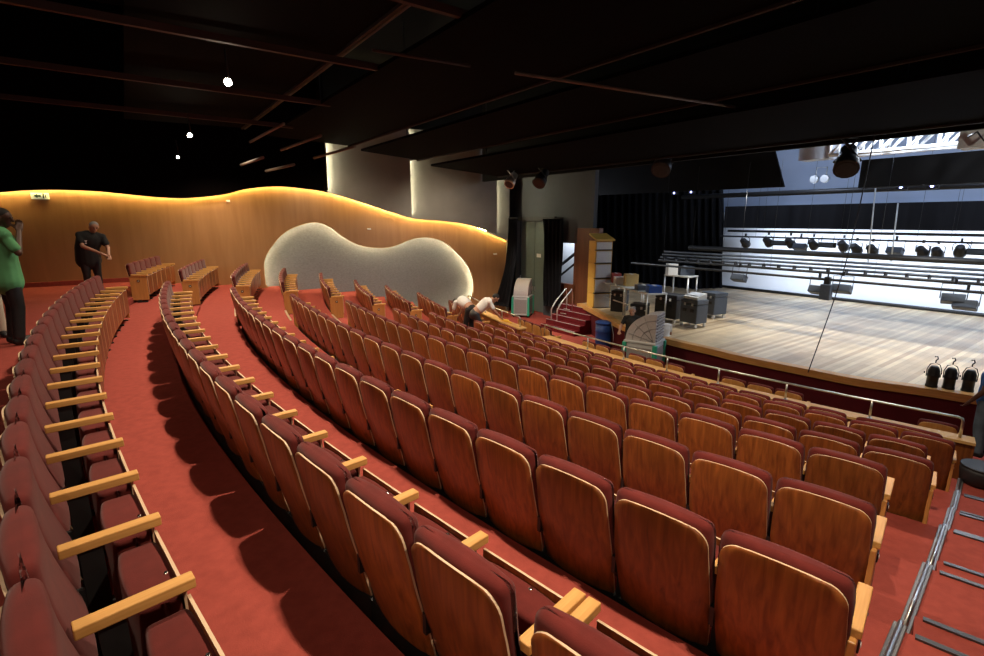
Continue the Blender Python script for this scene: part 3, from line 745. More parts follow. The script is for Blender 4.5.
# ------------------------------------------------------------------ stage battens and lanterns
def batten(n, z, t0, t1, label, r=.03, extra=0):
    e = thing('lighting_bar', label, 'lighting bar', nt(n, t0, z), ROT_N, 'lighting bars lowered over the stage'); L = t1 - t0
    MB().tube([(0, 0, 0), (L, 0, 0)], r).build('pipe', 'black', e)
    for k in range(extra):
        MB().tube([(0, .1 * (k + 1), .10 * (k + 1)), (L, .1 * (k + 1), .10 * (k + 1))], r * .9).build('pipe', 'casegrey', e)
    for i in range(5):
        x = L * (i + .5) / 5
        MB().tube([(x, 0, 0), (x, 0, 3.2)], .004, 5).build('wire', 'black', e)
    if extra:
        k = MB()
        for i in range(30):
            x = L * (i + .5) / 30; k.box((x, .05, .06), (.04, .16, .14))
        k.build('brackets', 'caseblack', e)
    return e
def zat(v, n, u=738): return on_n(u, v, n).z
batten(20.2, zat(231, 20.2), -11.2, 3, 'rearmost black lighting bar in front of the white backcloth', .045)
batten(19.3, zat(236.5, 19.3), -11.0, 3, 'second lighting bar from the backcloth, carrying the row of round lanterns', .03)
batten(17.2, zat(250, 17.2), -11.0, 2.5, 'thick lighting bar in the middle of the lowered bars', .085)
batten(15.8, zat(266, 15.8), -11.3, 2.0, 'nearest lighting bar, a ladder of three dark pipes', .04, 3)
batten(15.0, zat(272, 15.0), -11.9, 1.6, 'single low lighting bar in front of the ladder bar', .035)
def lantern(u, v, n, kind, label):
    p = on_n(u, v, n); e = thing('stage_lantern', label, 'stage light', p, ROT_N + random.uniform(-.2, .2), 'stage lights hung on the bars')
    if kind == 'par':
        q = Matrix.Rotation(1.0, 3, 'X')
        MB().lathe([(.06, .24), (.11, .2), (.13, .0), (.15, -.04), (.15, -.16)], 14, rot=q).build('can', 'black', e)
        MB().lathe([(.125, -.155), (.12, -.165)], 14, rot=q).build('lens', 'casegrey', e)
        MB().tube([(-.17, 0, 0), (-.17, 0, .18), (0, 0, .27), (.17, 0, .18), (.17, 0, 0)], .014, 6).build('yoke', 'black', e)
        MB().box((0, 0, .31), (.05, .06, .10)).build('clamp', 'black', e)
    elif kind == 'bar':
        MB().box((0, 0, 0), (.56, .14, .18), bev=.03).build('body', 'black', e)
        MB().box((0, -.075, 0), (.48, .01, .11), bev=.004).build('lens', 'casegrey', e)
        MB().tube([(-.2, 0, .1), (-.2, 0, .3)], .012, 6).tube([(.2, 0, .1), (.2, 0, .3)], .012, 6).build('hanger', 'black', e)
    else:
        MB().box((0, 0, 0), (.42, .26, .20), rot=Matrix.Rotation(-.4, 3, 'X'), bev=.02).build('body', 'casegrey', e)
        MB().tube([(-.23, 0, 0), (-.23, 0, .34), (.23, 0, .34), (.23, 0, 0)], .012, 6).build('yoke', 'black', e)
        MB().box((0, 0, .40), (.05, .06, .12)).build('clamp', 'black', e)
row1 = [(745, 243, 'par'), (768, 242, 'par'), (779, 243, 'bar'), (790, 243, 'par'), (800, 247, 'flood'), (813, 244.5, 'par'), (827, 245, 'bar'), (843, 246, 'par'), (856, 249, 'par'), (872, 250, 'par'), (895, 251, 'flood'), (922, 252, 'par'), (937, 253, 'par'), (960, 251, 'par'), (979, 252, 'bar')]
for i, (u, v, kd) in enumerate(row1):
    lantern(u, v, 19.3, kd, '%s stage light from the left in the row below the second bar' % ordinal(i + 1))
low = [(818, 290, 'flood', 'grey flood light hanging low at mid stage, left of a pair'), (842, 289, 'flood', 'grey flood light hanging low at mid stage, right of the tall dark lantern'),
       (953, 299, 'flood', 'grey flood light hanging low at the right, the rear one of two'), (965, 305, 'flood', 'grey flood light hanging low at the right, the front one of two'), (739, 278, 'flood', 'small grey flood hanging low near the black drape')]
for u, v, kd, lb in low: lantern(u, v, 15.2, kd, lb)
tl = thing('stage_lantern', 'tall dark lantern hanging below the lowest bar at mid stage', 'stage light', on_n(826, 292, 15.0), ROT_N, 'stage lights hung on the bars')
MB().box((0, 0, 0), (.26, .2, .42), bev=.02).build('body', 'casegrey', tl); MB().box((0, 0, .30), (.14, .14, .22), bev=.02).build('head', 'black', tl); MB().tube([(0, 0, .4), (0, 0, .66)], .02, 6).build('hanger', 'black', tl)
# hanging spots in the auditorium front
def hung_spot(u, v, n, s, label, m='black', aim=(-.4, -.6, -.7)):
    p = on_n(u, v, n); e = thing('profile_spotlight', label, 'spotlight', p); q = Vector(aim).normalized().to_track_quat('-Z', 'Y').to_matrix()
    MB().lathe([(s * .35, s * 1.5), (s * .55, s * 1.3), (s * .55, s * .2), (s * .75, 0), (s * .8, -s * .8)], 14, rot=q).build('barrel', m, e)
    MB().lathe([(s * .65, -s * .79), (s * .6, -s * .83)], 14, rot=q).build('lens', 'caseblack', e)
    MB().tube([q @ Vector((-s * .8, 0, 0)), Vector((-s * .6, 0, s * 1.6)), Vector((s * .6, 0, s * 1.6)), q @ Vector((s * .8, 0, 0))], s * .09, 6).build('yoke', m, e)
    MB().tube([(0, 0, s * 1.6), (0, 0, s * 3.4)], s * .1, 6).build('stem', m, e)
hung_spot(847, 162, 11.0, .26, 'large black spotlight hanging in front of the white truss')
hung_spot(541, 179, 10.4, .26, 'black spotlight hanging before the third grey wall slab, right of the small one')
hung_spot(511, 181, 10.2, .22, 'silvery spotlight hanging before the third grey wall slab', 'alu')
hung_spot(663, 164, 11.2, .30, 'black spotlight hanging above the left of the stage', 'caseblack')
fl = thing('twin_floodlight', 'pair of round cool floodlights glowing on the pale upper stage wall', 'floodlight', on_n(820, 179, 20.5), ROT_N)
for x in (-.17, .17):
    h_ = MB().lathe([(.13, .1), (.15, 0)], 14, (x, 0, 0), Matrix.Rotation(PI / 2, 3, 'X')).build('head', 'alu', fl)
    MB().lathe([(.13, 0), (.12, .012)], 14, (x, -.01, 0), Matrix.Rotation(PI / 2, 3, 'X')).build('lens', 'lamp_cool', h_)
MB().tube([(-.17, .05, .1), (-.17, .05, .4), (.17, .05, .4), (.17, .05, .1)], .02).build('bracket', 'alu', fl)
for i, (u, v, nn, lb) in enumerate(((674, 193, 20.5, 'left one of two tiny blue-white lamps above the black drape'), (691, 192, 20.5, 'right one of two tiny blue-white lamps above the black drape'), (901, 187, 19.0, 'left one of two tiny lamps below the black header beam'), (932, 186, 19.0, 'right one of two tiny lamps below the black header beam'))):
    e = thing('indicator_lamp', lb, 'lamp', on_n(u, v, nn), ROT_N); MB().box((0, .08, 0), (.3, .14, .16), bev=.01).build('housing', 'black', e)
    MB().lathe([(.04, 0), (.035, .01)], 10, (0, 0, 0), Matrix.Rotation(PI / 2, 3, 'X')).build('lens', 'lamp_blue', e)
# cables in front of the stage
ca = on_n(878, 120, 11.2); cbt = on_z(808, 372.5, STAGE_Z); cmid = on_n(846, 262, 11.5)
o = MB().tube(spline([ca, cmid, cbt], 12), .010, 6).build('hanging_cable', 'black'); tag(o, 'long thin black cable hanging from the ceiling to the stage edge', 'cable')
for (u0, v0, u1, v1, nn, lb) in ((876, 184, 868, 262, 18, 'left pale cable hanging over the lighting bars'), (898, 203, 891, 262, 18, 'right pale cable hanging over the lighting bars')):
    o = MB().tube([on_n(u0, v0, nn), on_n(u1, v1, nn)], .018, 6).build('hanging_cable', 'cabwhite'); tag(o, lb, 'cable')

# ------------------------------------------------------------------ things on the stage
def case(u, v, w, d, h, m, label, rz=0, z=STAGE_Z, wheels=True, lid=True):
    e = thing('flight_case', label, 'flight case', on_z(u, v, z), ROT_N + rz); b = .12 if wheels else 0
    MB().box((0, d / 2, b + (h - b) * .40), (w, d, (h - b) * .8 - .012), bev=.02).build('body', m, e)
    l = MB().box((0, d / 2, b + (h - b) * .9 - .0), (w, d, (h - b) * .2 - .012), bev=.02).build('lid', m, e)
    for x in (-.22, .22):
        h_ = MB().box((x * w, -.012, b + (h - b) * .55), (w * .2, .02, .09), bev=.005).build('handle', 'black', e)
        MB().box((x * w, -.014, b + (h - b) * .80), (.06, .018, .08)).build('latch', 'alu', e)
    if wheels:
        for x in (-1, 1):
            for y in (.1, .9): MB().lathe([(.055, -.02), (.055, .02)], 10, (x * w * .42, d * y, .055), Matrix.Rotation(PI / 2, 3, 'Y')).box((x * w * .42, d * y, .10), (.05, .06, .05)).build('castor', 'alu', e)
    return e
case(687, 327, .60, .50, .84, 'casegrey', 'blue-grey wheeled case on the stage, in front of the others', -.1)
case(706, 317.5, .60, .55, .84, 'casegrey', 'blue-grey wheeled case behind and right of the front case', -.25)
case(664, 322, .78, .55, .88, 'caseblack', 'black wheeled case left of the blue-grey cases', 0)
g = thing('grey_mixer', 'light grey angled unit lying on top of the front blue-grey case', 'equipment', on_z(687, 327, STAGE_Z) + Vector((0, 0, .84)) , ROT_N - .1)
MB().prism([(-.25, .04, 0), (-.25, .46, 0), (-.25, .46, .17), (-.25, .04, .08)], (.5, 0, 0)).build('body', 'cabwhite', g); MB().box((0, .26, .138), (.42, .26, .02), rot=Matrix.Rotation(.21, 3, 'X')).build('control_panel', 'greypaint', g)
def frame_table(p, rz, w, d, h, label, name='work_table', shelf=True, m='alu'):
    e = thing(name, label, 'table', p, rz)
    MB().box((0, 0, h), (w, d, .05), bev=.008).build('top', 'cabwhite', e)
    for x in (-1, 1):
        for y in (-1, 1): MB().tube([(x * (w / 2 - .03), y * (d / 2 - .03), 0), (x * (w / 2 - .03), y * (d / 2 - .03), h)], .028, 6).build('leg', m, e)
    if shelf: MB().tube([(-w / 2, -d / 2, h * .45), (w / 2, -d / 2, h * .45)], .02, 6).build('stretcher', m, e)
    return e
ta = on_z(598, 308, STAGE_Z); tb = on_z(646, 327, STAGE_Z); tdir = (tb - ta); trz = math.atan2(tdir.y, tdir.x)
tm = (ta + tb) / 2 + NV * .55 + TV * .1
frame_table(tm + tdir.normalized() * -.9, trz, 1.7, .7, .92, 'long pale metal work table at the left edge of the stage')
frame_table(tm + tdir.normalized() * .72, trz, 1.4, .7, .92, 'pale metal work table right of the long one at the stage edge')
case(617, 312, .5, .5, .75, 'caseblack', 'small dark case under the pale metal work tables', .4, wheels=False)
case(637, 323, .5, .45, .6, 'caseblack', 'small black case under the right work table', .4, wheels=False)
def on_table(k, dx, h=.945): return tm + tdir.normalized() * k + Vector((tdir.y, -tdir.x, 0)).normalized() * dx + Vector((0, 0, h))
def carton(p, d, m, label, rz=0, name='box'):
    e = thing(name, label, 'box', p, rz); MB().box((0, 0, d[2] / 2), d, bev=.006).build('body', m, e); MB().box((0, 0, d[2] + .002), (d[0] * .2, d[1], .004)).build('tape', 'cabwhite' if m != 'white' else 'greypaint', e)
carton(on_table(-1.35, 0), (.3, .3, .34), 'redbox', 'red box on the left work table'); carton(on_table(-.9, .1), (.34, .3, .26), 'white', 'white box between the red and brown boxes'); carton(on_table(-.45, -.1), (.42, .36, .4), 'cardboard', 'brown cardboard box on the left work table')
carton(on_table(.6, 0), (.5, .4, .16), 'casegrey', 'flat dark grey box on the right work table'); carton(on_table(1.2, 0), (.4, .36, .22), 'blue', 'dark blue box on the right work table')
pt_ = on_z(658, 312, STAGE_Z) + NV * 1.2
frame_table(pt_, ROT_N, 1.0, .6, 1.2, 'tall pale trolley frame behind the black wheeled case', 'trolley_frame')
carton(pt_ + Vector((-.35, 0, 1.225)), (.34, .3, .4), 'white', 'white drum-like box on the tall trolley frame'); carton(pt_ + Vector((.15, 0, 1.225)), (.5, .4, .3), 'casegrey', 'dark grey equipment box on the tall trolley frame')
# stack of line loudspeakers by the proscenium
sp = on_z(597, 306.5, STAGE_Z) + NV * .05
hts = [.0, .54, 1.08, 1.62, 2.09]
for i, (h0, hh) in enumerate(zip(hts, (.53, .53, .53, .46, .32))):
    e = thing('loudspeaker', 'yellow-sided loudspeaker with pale front, %s from the floor of the stack' % ordinal(i + 1), 'loudspeaker', sp + Vector((0, 0, h0)), ROT_N + 1.15, 'stack of yellow-sided loudspeakers')
    tp = .10 if i < 4 else .3
    MB().prism([(-.32, -.3, 0), (.32, -.3, 0), (.32, .3, 0), (-.32, .3, 0)], (0, 0, hh)).build('cabinet', 'yellow', e)
    g_ = MB().box((.0, -.315, hh / 2), (.58, .03, hh - .06), bev=.008).build('grille', 'cabwhite', e)
    MB().box((0, -.30, .01), (.66, .1, .03)).build('rim', 'black', e)
o = MB().prism([(-.36, -.42, 0), (.36, -.42, 0), (.34, .3, .2), (-.34, .3, .2)], (0, 0, .05)).build('speaker_hood', 'yellow'); o.location = sp + Vector((0, 0, 2.42)); o.rotation_euler = (0, 0, ROT_N + 1.15); tag(o, 'sloping yellow board lying on top of the loudspeaker stack', 'board')
# three par lanterns standing on the stage edge
for i, (u, v) in enumerate(((931, 386.5), (948, 388.5), (967, 391))):
    e = thing('par_lantern', 'black ribbed par lantern standing on the stage edge, %s of three from the left' % ordinal(i + 1), 'stage light', on_z(u, v, STAGE_Z), ROT_N + .3, 'par lanterns standing on the stage edge'); e.scale = (.66, .66, .9)
    MB().lathe([(.145, 0), (.145, .04), (.135, .05), (.135, .22), (.15, .23), (.15, .27), (.14, .28), (.14, .36), (.12, .40), (.10, .44), (.07, .46)], 18).build('can', 'black', e)
    MB().tube([(-.155, 0, .22), (-.16, 0, .38), (-.11, 0, .49), (0, 0, .53), (.11, 0, .49), (.16, 0, .38), (.155, 0, .22)], .012, 6).build('yoke', 'black', e)
    MB().tube([(0, 0, .53), (0, 0, .58), (.04, 0, .62), (.02, 0, .67), (-.04, 0, .66)], .018, 6).build('hook_clamp', 'black', e)
    MB().tube([(-.19, 0, .3), (-.22, 0, .3)], .02, 8).build('knob', 'black', e)

# ------------------------------------------------------------------ coolers, bin, bag
def cooler(p, rz, s, label):
    e = thing('air_cooler', label, 'air cooler', p, rz)
    W_, D_, H_ = .86 * s, .80 * s, .82 * s
    MB().box((0, 0, .08 * s + H_ / 2), (W_ * .92, D_ * .92, H_ - .02), bev=.02 * s).build('base_body', 'coolergrey', e)
    for x in (-1, 1):
        for y in (-1, 1): MB().box((x * W_ * .45, y * D_ * .45, .08 * s + H_ / 2), (W_ * .13, D_ * .13, H_), bev=.015 * s).build('corner_post', 'green', e)
        MB().box((x * W_ * .465, 0, .08 * s + H_ * .5), (.02, D_ * .70, H_ * .75), bev=.004).build('side_grille', 'mesh', e)
    MB().box((0, -D_ * .465, .08 * s + H_ * .5), (W_ * .70, .02, H_ * .75), bev=.004).build('front_grille', 'mesh', e)
    MB().box((0, 0, .08 * s + H_ + .02 * s), (W_ * .97, D_ * .97, .05 * s), bev=.01 * s).build('top_plate', 'coolergrey', e)
    z0 = .08 * s + H_ + .045 * s; r = .72 * s; c = W_ * .43
    pts = [(c, -D_ * .40, z0)] + [(c - r * math.cos(a * PI / 20) * 1.06 , -D_ * .40, z0 + r * math.sin(a * PI / 20)) for a in range(0, 11)]
    hd = MB().prism(pts, (0, D_ * .8, 0)).build('quarter_round_duct', 'coolerbody', e)
    lv = MB()
    for i in range(9): lv.box((c + .012, 0, z0 + r * (.08 + i * .105)), (.04, D_ * .72, .022 * s), rot=Matrix.Rotation(.5, 3, 'Y'))
    lv.build('louvres', 'mesh', hd)
    rb = MB()
    for a in (15, 40, 65): rb.tube([(c - .05 * s, -D_ * .405, z0 + .03), (c - r * math.cos(rad(a)) * .98, -D_ * .405, z0 + r * math.sin(rad(a)) * .95)], .010 * s, 5)
    for a in (.5, .8): rb.tube([(c - r * a * math.cos(rad(q * 9)), -D_ * .405, z0 + .02 + r * a * math.sin(rad(q * 9)) * .95) for q in range(11)], .008 * s, 5)
    rb.build('ribs', 'mesh', hd)
    for x in (-1, 1):
        for y in (-1, 1): MB().lathe([(.05 * s, -.02), (.05 * s, .02)], 10, (x * W_ * .4, y * D_ * .4, .05 * s), Matrix.Rotation(PI / 2, 3, 'Y')).build('castor', 'black', e)
    return e
c1 = on_z(524, 318, FRONT_Z) + Vector((-.03, .5, 0)); cooler(c1, 1.25, .97, 'grey air cooler with green corners in front of the tall door')
c2 = on_z(645, 377, FRONT_Z) + Vector((0, .25, 0)); cooler(c2, -.62, 1.04, 'grey-brown air cooler with green corners in front of the stage')
bn = thing('water_drum', 'tall blue plastic drum with lid standing in front of the stage', 'drum', on_z(602.5, 347.5, FRONT_Z), 0)
MB().lathe([(.235, 0), (.25, .02), (.25, .25), (.262, .27), (.25, .29), (.25, .55), (.262, .57), (.25, .59), (.25, .80)], 20).build('body', 'blue', bn, True); MB().lathe([(.27, .80), (.27, .86), (.24, .88)], 20).build('lid', 'blue', bn)
MB().tube([(.2, -.2, .85), (.27, -.26, .5), (.3, -.2, .05)], .012, 6).build('hose', 'greypaint', bn)
bg = thing('black_tub', 'round black tub standing at the foot of the right stair aisle', 'tub', on_z(979, 484, row_z(5)), 0); bg.scale = (.82, .82, .82)
MB().lathe([(.20, 0), (.25, .05), (.27, .22), (.25, .30), (.23, .30), (.22, .10)], 22).build('bowl', 'caseblack', bg, True); MB().lathe([(.262, .285), (.275, .30), (.262, .315)], 22).build('rim', 'black', bg)
cl = thing('cleaning_cloth', 'white cloth heap lying on the armrests of the front-left rows', 'cloth', (0, 0, 0))
# ------------------------------------------------------------------ people
def cap(mb, a, b, ra, rb, sx=1, sy=1, seg=14):
    """tapered capsule between a and b; sx, sy squash the world x and y of its section"""
    a, b = Vector(a), Vector(b); d = (b - a); L = max(d.length, 1e-4); q = d.to_track_quat('Z', 'Y').to_matrix() if d.length > 1e-4 else Matrix.Identity(3)
    prof = [(ra * math.cos(t), -ra * math.sin(t)) for t in [PI / 2 * k / 5 for k in range(5, 0, -1)]] + [(ra, 0), (rb, L)] + [(rb * math.cos(t), L + rb * math.sin(t)) for t in [PI / 2 * k / 5 for k in range(1, 6)]]
    prof = [(max(r, .001), z) for r, z in prof]
    rings = []
    for r, z in prof:
        ring = []
        for k in range(seg):
            o = q @ Vector((r * math.cos(2 * PI * k / seg), r * math.sin(2 * PI * k / seg), 0)); o.x *= sx; o.y *= sy
            ring.append(mb.bm.verts.new(a + q @ Vector((0, 0, z)) + o))
        rings.append(ring)
    for p, r_ in zip(rings, rings[1:]):
        for k in range(seg): mb.bm.faces.new((p[k], p[(k + 1) % seg], r_[(k + 1) % seg], r_[k]))
    mb.bm.faces.new(rings[0]); mb.bm.faces.new(rings[-1])
def remesh(mb, vox, smooth=3):
    bmesh.ops.recalc_face_normals(mb.bm, faces=mb.bm.faces)
    me = bpy.data.meshes.new('tmp'); mb.bm.to_mesh(me); mb.bm.free(); o = bpy.data.objects.new('tmp', me); COL.objects.link(o)
    m = o.modifiers.new('r', 'REMESH'); m.mode = 'VOXEL'; m.voxel_size = vox; m.use_smooth_shade = True
    if smooth: s = o.modifiers.new('s', 'SMOOTH'); s.factor = .5; s.iterations = smooth
    dg = bpy.context.evaluated_depsgraph_get(); out = bpy.data.meshes.new_from_object(o.evaluated_get(dg)); bpy.data.objects.remove(o)
    for p in out.polygons: p.use_smooth = True
    return out
STAND = dict(pelvis=(0, 0, .95), waist=(0, 0, 1.10), chest=(0, .01, 1.30), neck=(0, 0, 1.46), head=(0, .03, 1.62), sl=(-.19, 0, 1.42), sr=(.19, 0, 1.42), el=(-.25, -.02, 1.13), er=(.25, -.02, 1.13),
             wl=(-.25, .08, .90), wr=(.25, .08, .90), hl=(-.09, 0, .92), hr=(.09, 0, .92), kl=(-.10, .02, .50), kr=(.10, .02, .50), al=(-.11, -.03, .09), ar=(.11, -.03, .09), look=(0, 1, 0))
def person(label, loc, rz, pose, skin='skin', hair='hair_black', shirt='shirt_black', trousers='caseblack', shoe='black', build=1.0, scale=1.0, sleeve=.55, hem=.02, shirt_loose=1.0, hairlong=False, print_=False, cap_hair=True):
    J = {k: Vector(v) for k, v in {**STAND, **pose}.items()}
    e = thing('person', label, 'person', loc, rz); e.scale = (scale,) * 3
    g = build
    up = (J['chest'] - J['pelvis']).normalized()
    look = J['look'].normalized(); side = look.cross(Vector((0, 0, 1))).normalized()
    hz = (J['head'] - J['neck']).normalized()
    fz = (hz + Vector((0, 0, .6))).normalized(); 
    mb = MB()
    def torso(mb, ex, low=True):
        if low: cap(mb, J['pelvis'] - up * .02, J['waist'], .145 * g + ex, .14 * g + ex, 1.1, .82)
        cap(mb, J['waist'], J['chest'], .14 * g + ex, .155 * g + ex, 1.1, .80)
        mid_ = (J['sl'] + J['sr']) / 2 + Vector((0, 0, .02)); cap(mb, mid_, J['sl'], .072 + ex, .05 + ex); cap(mb, mid_, J['sr'], .072 + ex, .05 + ex); cap(mb, J['chest'], (J['sl'] + J['sr']) / 2, .14 * g + ex, .075 + ex, 1.15, .8)
    torso(mb, 0)
    cap(mb, (J['sl'] + J['sr']) / 2, J['head'], .062, .052)
    H = J['head']
    cap(mb, H - look * .012 + fz * .03, H + fz * .035 + look * .015, .088, .085, .92, 1.05)      # skull
    cap(mb, H + fz * .0 + look * .03, H - fz * .07 + look * .05, .070, .045, .95, 1)              # face and jaw
    cap(mb, H + look * .105 + fz * .0, H + look * .118 - fz * .028, .010, .017)                    # nose
    cap(mb, H + look * .088 - fz * .062 - side * .02, H + look * .088 - fz * .062 + side * .02, .010, .010)  # lips
    for s in (-1, 1): cap(mb, H + side * s * .083 + fz * .02, H + side * s * .086 - fz * .025, .018, .012)     # ears
    for s, S, E_, W_ in ((-1, 'sl', 'el', 'wl'), (1, 'sr', 'er', 'wr')):
        cap(mb, J[S], J[E_], .050 * g, .040); cap(mb, J[E_], J[W_], .042, .028)
        d = (J[W_] - J[E_]).normalized(); px = d.cross(Vector((0, 0, 1))); px = px.normalized() if px.length > .1 else Vector((0, 1, 0)); pn = d.cross(px).normalized()
        palm = J[W_] + d * .075; cap(mb, J[W_] + d * .02 - px * .018, palm - px * .022, .022, .020); cap(mb, J[W_] + d * .02 + px * .018, palm + px * .022, .022, .020)
        for i, ln in enumerate((.065, .078, .072, .056)):
            b0 = palm + px * (-.033 + .022 * i) + d * .012; b1 = b0 + d * ln * .55; b2 = b1 + (d * .6 - pn * .8).normalized() * ln * .5
            cap(mb, b0, b1, .0095, .009, seg=8); cap(mb, b1, b2, .009, .0075, seg=8)
        t0 = J[W_] + d * .035 - px * .03 * s; t1 = t0 + (d * .7 - px * s * .7).normalized() * .045; cap(mb, t0, t1, .012, .010, seg=8); cap(mb, t1, t1 + d * .03, .010, .008, seg=8)
    for h, k, a in (('hl', 'kl', 'al'), ('hr', 'kr', 'ar')):
        cap(mb, J[h], J[k], .088 * g, .058); cap(mb, J[k], J[a], .058, .040)
        cap(mb, J[a] - Vector((0, 0, .04)), J[a] + Vector((0, .14, -.055)), .038, .032)
    me = remesh(mb, .0085, 2); me.materials.append(M[skin]); link('body', me, e)
    # clothes
    mb = MB(); torso(mb, .016 * shirt_loose, hem > -.1)
    if hem > -.1: cap(mb, J['pelvis'] - up * hem, J['waist'], .155 * g + .016 * shirt_loose, .15 * g + .016, 1.1, .86)
    for S, E_ in (('sl', 'el'), ('sr', 'er')): cap(mb, J[S], J[S].lerp(J[E_], sleeve), .060 * g, .062 * g)
    me = remesh(mb, .014, 3); me.materials.append(M[shirt]); sh = link('shirt', me, e)
    mb = MB(); cap(mb, J['pelvis'] - up * .06, J['pelvis'] + up * .03, .145 * g, .145 * g, 1.1, .84)
    for h, k, a in (('hl', 'kl', 'al'), ('hr', 'kr', 'ar')):
        cap(mb, J[h], J[k], .102 * g, .074); cap(mb, J[k], J[a] + Vector((0, 0, .02)), .074, .062)
    me = remesh(mb, .014, 3); me.materials.append(M[trousers]); link('trousers', me, e)
    for a in ('al', 'ar'):
        mb = MB(); cap(mb, J[a] + Vector((0, -.03, -.035)), J[a] + Vector((0, .16, -.05)), .050, .040); cap(mb, J[a], J[a] + Vector((0, -.01, -.03)), .052, .052)
        me = remesh(mb, .011, 1); me.materials.append(M[shoe]); link('shoe', me, e)
    if cap_hair:
        mb = MB(); cap(mb, H - look * .025 + fz * .045, H + fz * .055 - look * .005, .090, .088, .96, 1.05)
        if hairlong: cap(mb, H - look * .05 + fz * .03, H - look * .08 - fz * .09, .075, .05)
        me = remesh(mb, .010, 1); me.materials.append(M[hair]); link('hair', me, e)
    for s in (-1, 1):
        mb = MB(); c = H + look * .094 + side * s * .032 + fz * .012; cap(mb, c, c + look * .002, .010, .010); ey = mb.build('eye', 'black', e, True)
    if print_:
        c = J['chest'].lerp((J['sl'] + J['sr']) / 2, .2) + look * .155
        o = MB().box((0, 0, 0), (.14, .012, .03)).box((.03, 0, -.045), (.08, .012, .035)).build('shirt_print', 'print', sh); o.location = c + side * .06; o.rotation_euler = (-.25, 0, 0)
    return e
def face_to(p, tgt): d = Vector(tgt) - Vector(p); return math.atan2(d.y, d.x) - PI / 2
# green shirt, seen from behind and turned away to the right, hand at the face
pg = on_z(21, 343.5, REAR_Z)
person('dark-haired person in green shirt and black trousers standing behind the rear row', pg, face_to((0, 0, 0), (.55, .9, 0)),
       dict(er=(.29, .08, 1.20), wr=(.13, .17, 1.47), el=(-.25, -.04, 1.14), wl=(-.22, .06, .92), look=(.5, .85, 0), head=(.03, .05, 1.62)), 'skin_dark', 'hair_black', 'shirt_green', 'caseblack', scale=1.09, sleeve=.75, hem=.12, shirt_loose=2.0)
pb = on_y(95, 290, 11.6); pb.z = REAR_Z
person('grey-haired man in a black tee shirt leaning over the end of rear row', pb, face_to(pb, (.5, 2.0, 0)),
       dict(waist=(.02, .03, 1.1), chest=(-.04, .10, 1.27), neck=(-.09, .15, 1.42), head=(-.14, .22, 1.55), sl=(-.27, .14, 1.34), sr=(.12, .12, 1.39), el=(-.33, .25, 1.10), er=(.12, .28, 1.15), wl=(-.30, .42, .93), wr=(-.17, .46, .98), look=(-.1, 1, -.2)), 'skin', 'hair_grey', 'shirt_black', 'caseblack', build=1.25, sleeve=.6, hem=.14, shirt_loose=1.8, print_=True, scale=1.02)
pw = on_z(-6, 338, REAR_Z)
person('person in cream trousers at the left edge beside the green shirt', pw, face_to(pw, (0, 2, 0)), dict(), 'skin_dark', 'hair_black', 'shirt_white', 'cream', 'caseblack')
BEND = dict(pelvis=(0, -.10, .92), waist=(0, .08, 1.02), chest=(0, .27, 1.08), neck=(0, .43, 1.06), head=(0, .55, 1.03), sl=(-.18, .38, 1.06), sr=(.18, .38, 1.06), el=(-.20, .46, .80), er=(.20, .48, .80), wl=(-.12, .60, .60), wr=(.12, .62, .60),
            hl=(-.09, -.10, .88), hr=(.09, -.10, .88), look=(0, .75, -.65))
BEND2 = dict(pelvis=(0, -.12, .86), waist=(0, .03, 1.0), chest=(0, .18, 1.13), neck=(0, .31, 1.24), head=(0, .44, 1.27), sl=(-.18, .27, 1.19), sr=(.18, .27, 1.19), el=(-.20, .38, .93), er=(.20, .40, .93), wl=(-.10, .55, .75), wr=(.12, .57, .75),
             hl=(-.09, -.12, .84), hr=(.09, -.12, .84), kl=(-.10, .04, .46), kr=(.10, .04, .46), look=(0, .8, -.6))
p2 = pol(26.95, 207.3, row_z(5))
person('person in white tee and dark trousers bending to the right over the front-left seats', p2, -PI / 2 + .15, BEND2, 'skin', 'hair_black', 'shirt_white', 'caseblack', sleeve=.65, hem=-.2)
p1 = pol(27.05, 206.2, row_z(5))
person('person in white tee bending away to the left, left of the other cleaner', p1, .75, BEND, 'skin', 'hair_black', 'shirt_white', 'shirt_black', sleeve=.65, hem=-.2)
cc = c2 + Vector((-.12, .85, 0))
person('grey-haired person in dark clothes standing behind the cooler by the stage', cc, PI - .4, dict(er=(.3, .1, 1.15), wr=(.3, .3, 1.05)), 'skin', 'hair_grey', 'shirt_black', 'caseblack', scale=.98)
cr_ = c2 + Vector((.72, .55, 0))
person('person in white tee half hidden right of the cooler by the stage', cr_, .3, dict(er=(.28, .06, 1.12), wr=(.24, .2, .92), head=(-.02, .20, 1.52), neck=(0, .1, 1.44)), 'skin', 'hair_grey', 'shirt_white', 'jeans', scale=.86)
pd = on_z(528, 307, FRONT_Z) + Vector((-.15, .5, 0))
person('small far person in white standing at the tall door behind the cooler', pd, 2.6, dict(), 'skin', 'hair_black', 'shirt_white', 'cream', scale=1.0)
pu = on_z(983, 455, row_z(6) - .0)
person('person in blue tee shirt and jeans cut by the right edge beside the stage', pu + Vector((-.10, .0, 0)), .5, dict(er=(.27, .0, 1.13), wr=(.24, .16, .93), el=(-.28, .0, 1.13), wl=(-.25, .14, .92)), 'skin_dark', 'hair_black', 'shirt_blue', 'jeans', sleeve=.6, scale=1.0)
bpy.data.objects.remove(cl)
cq = pol(26.55 - .2, 206.0, FRONT_Z)
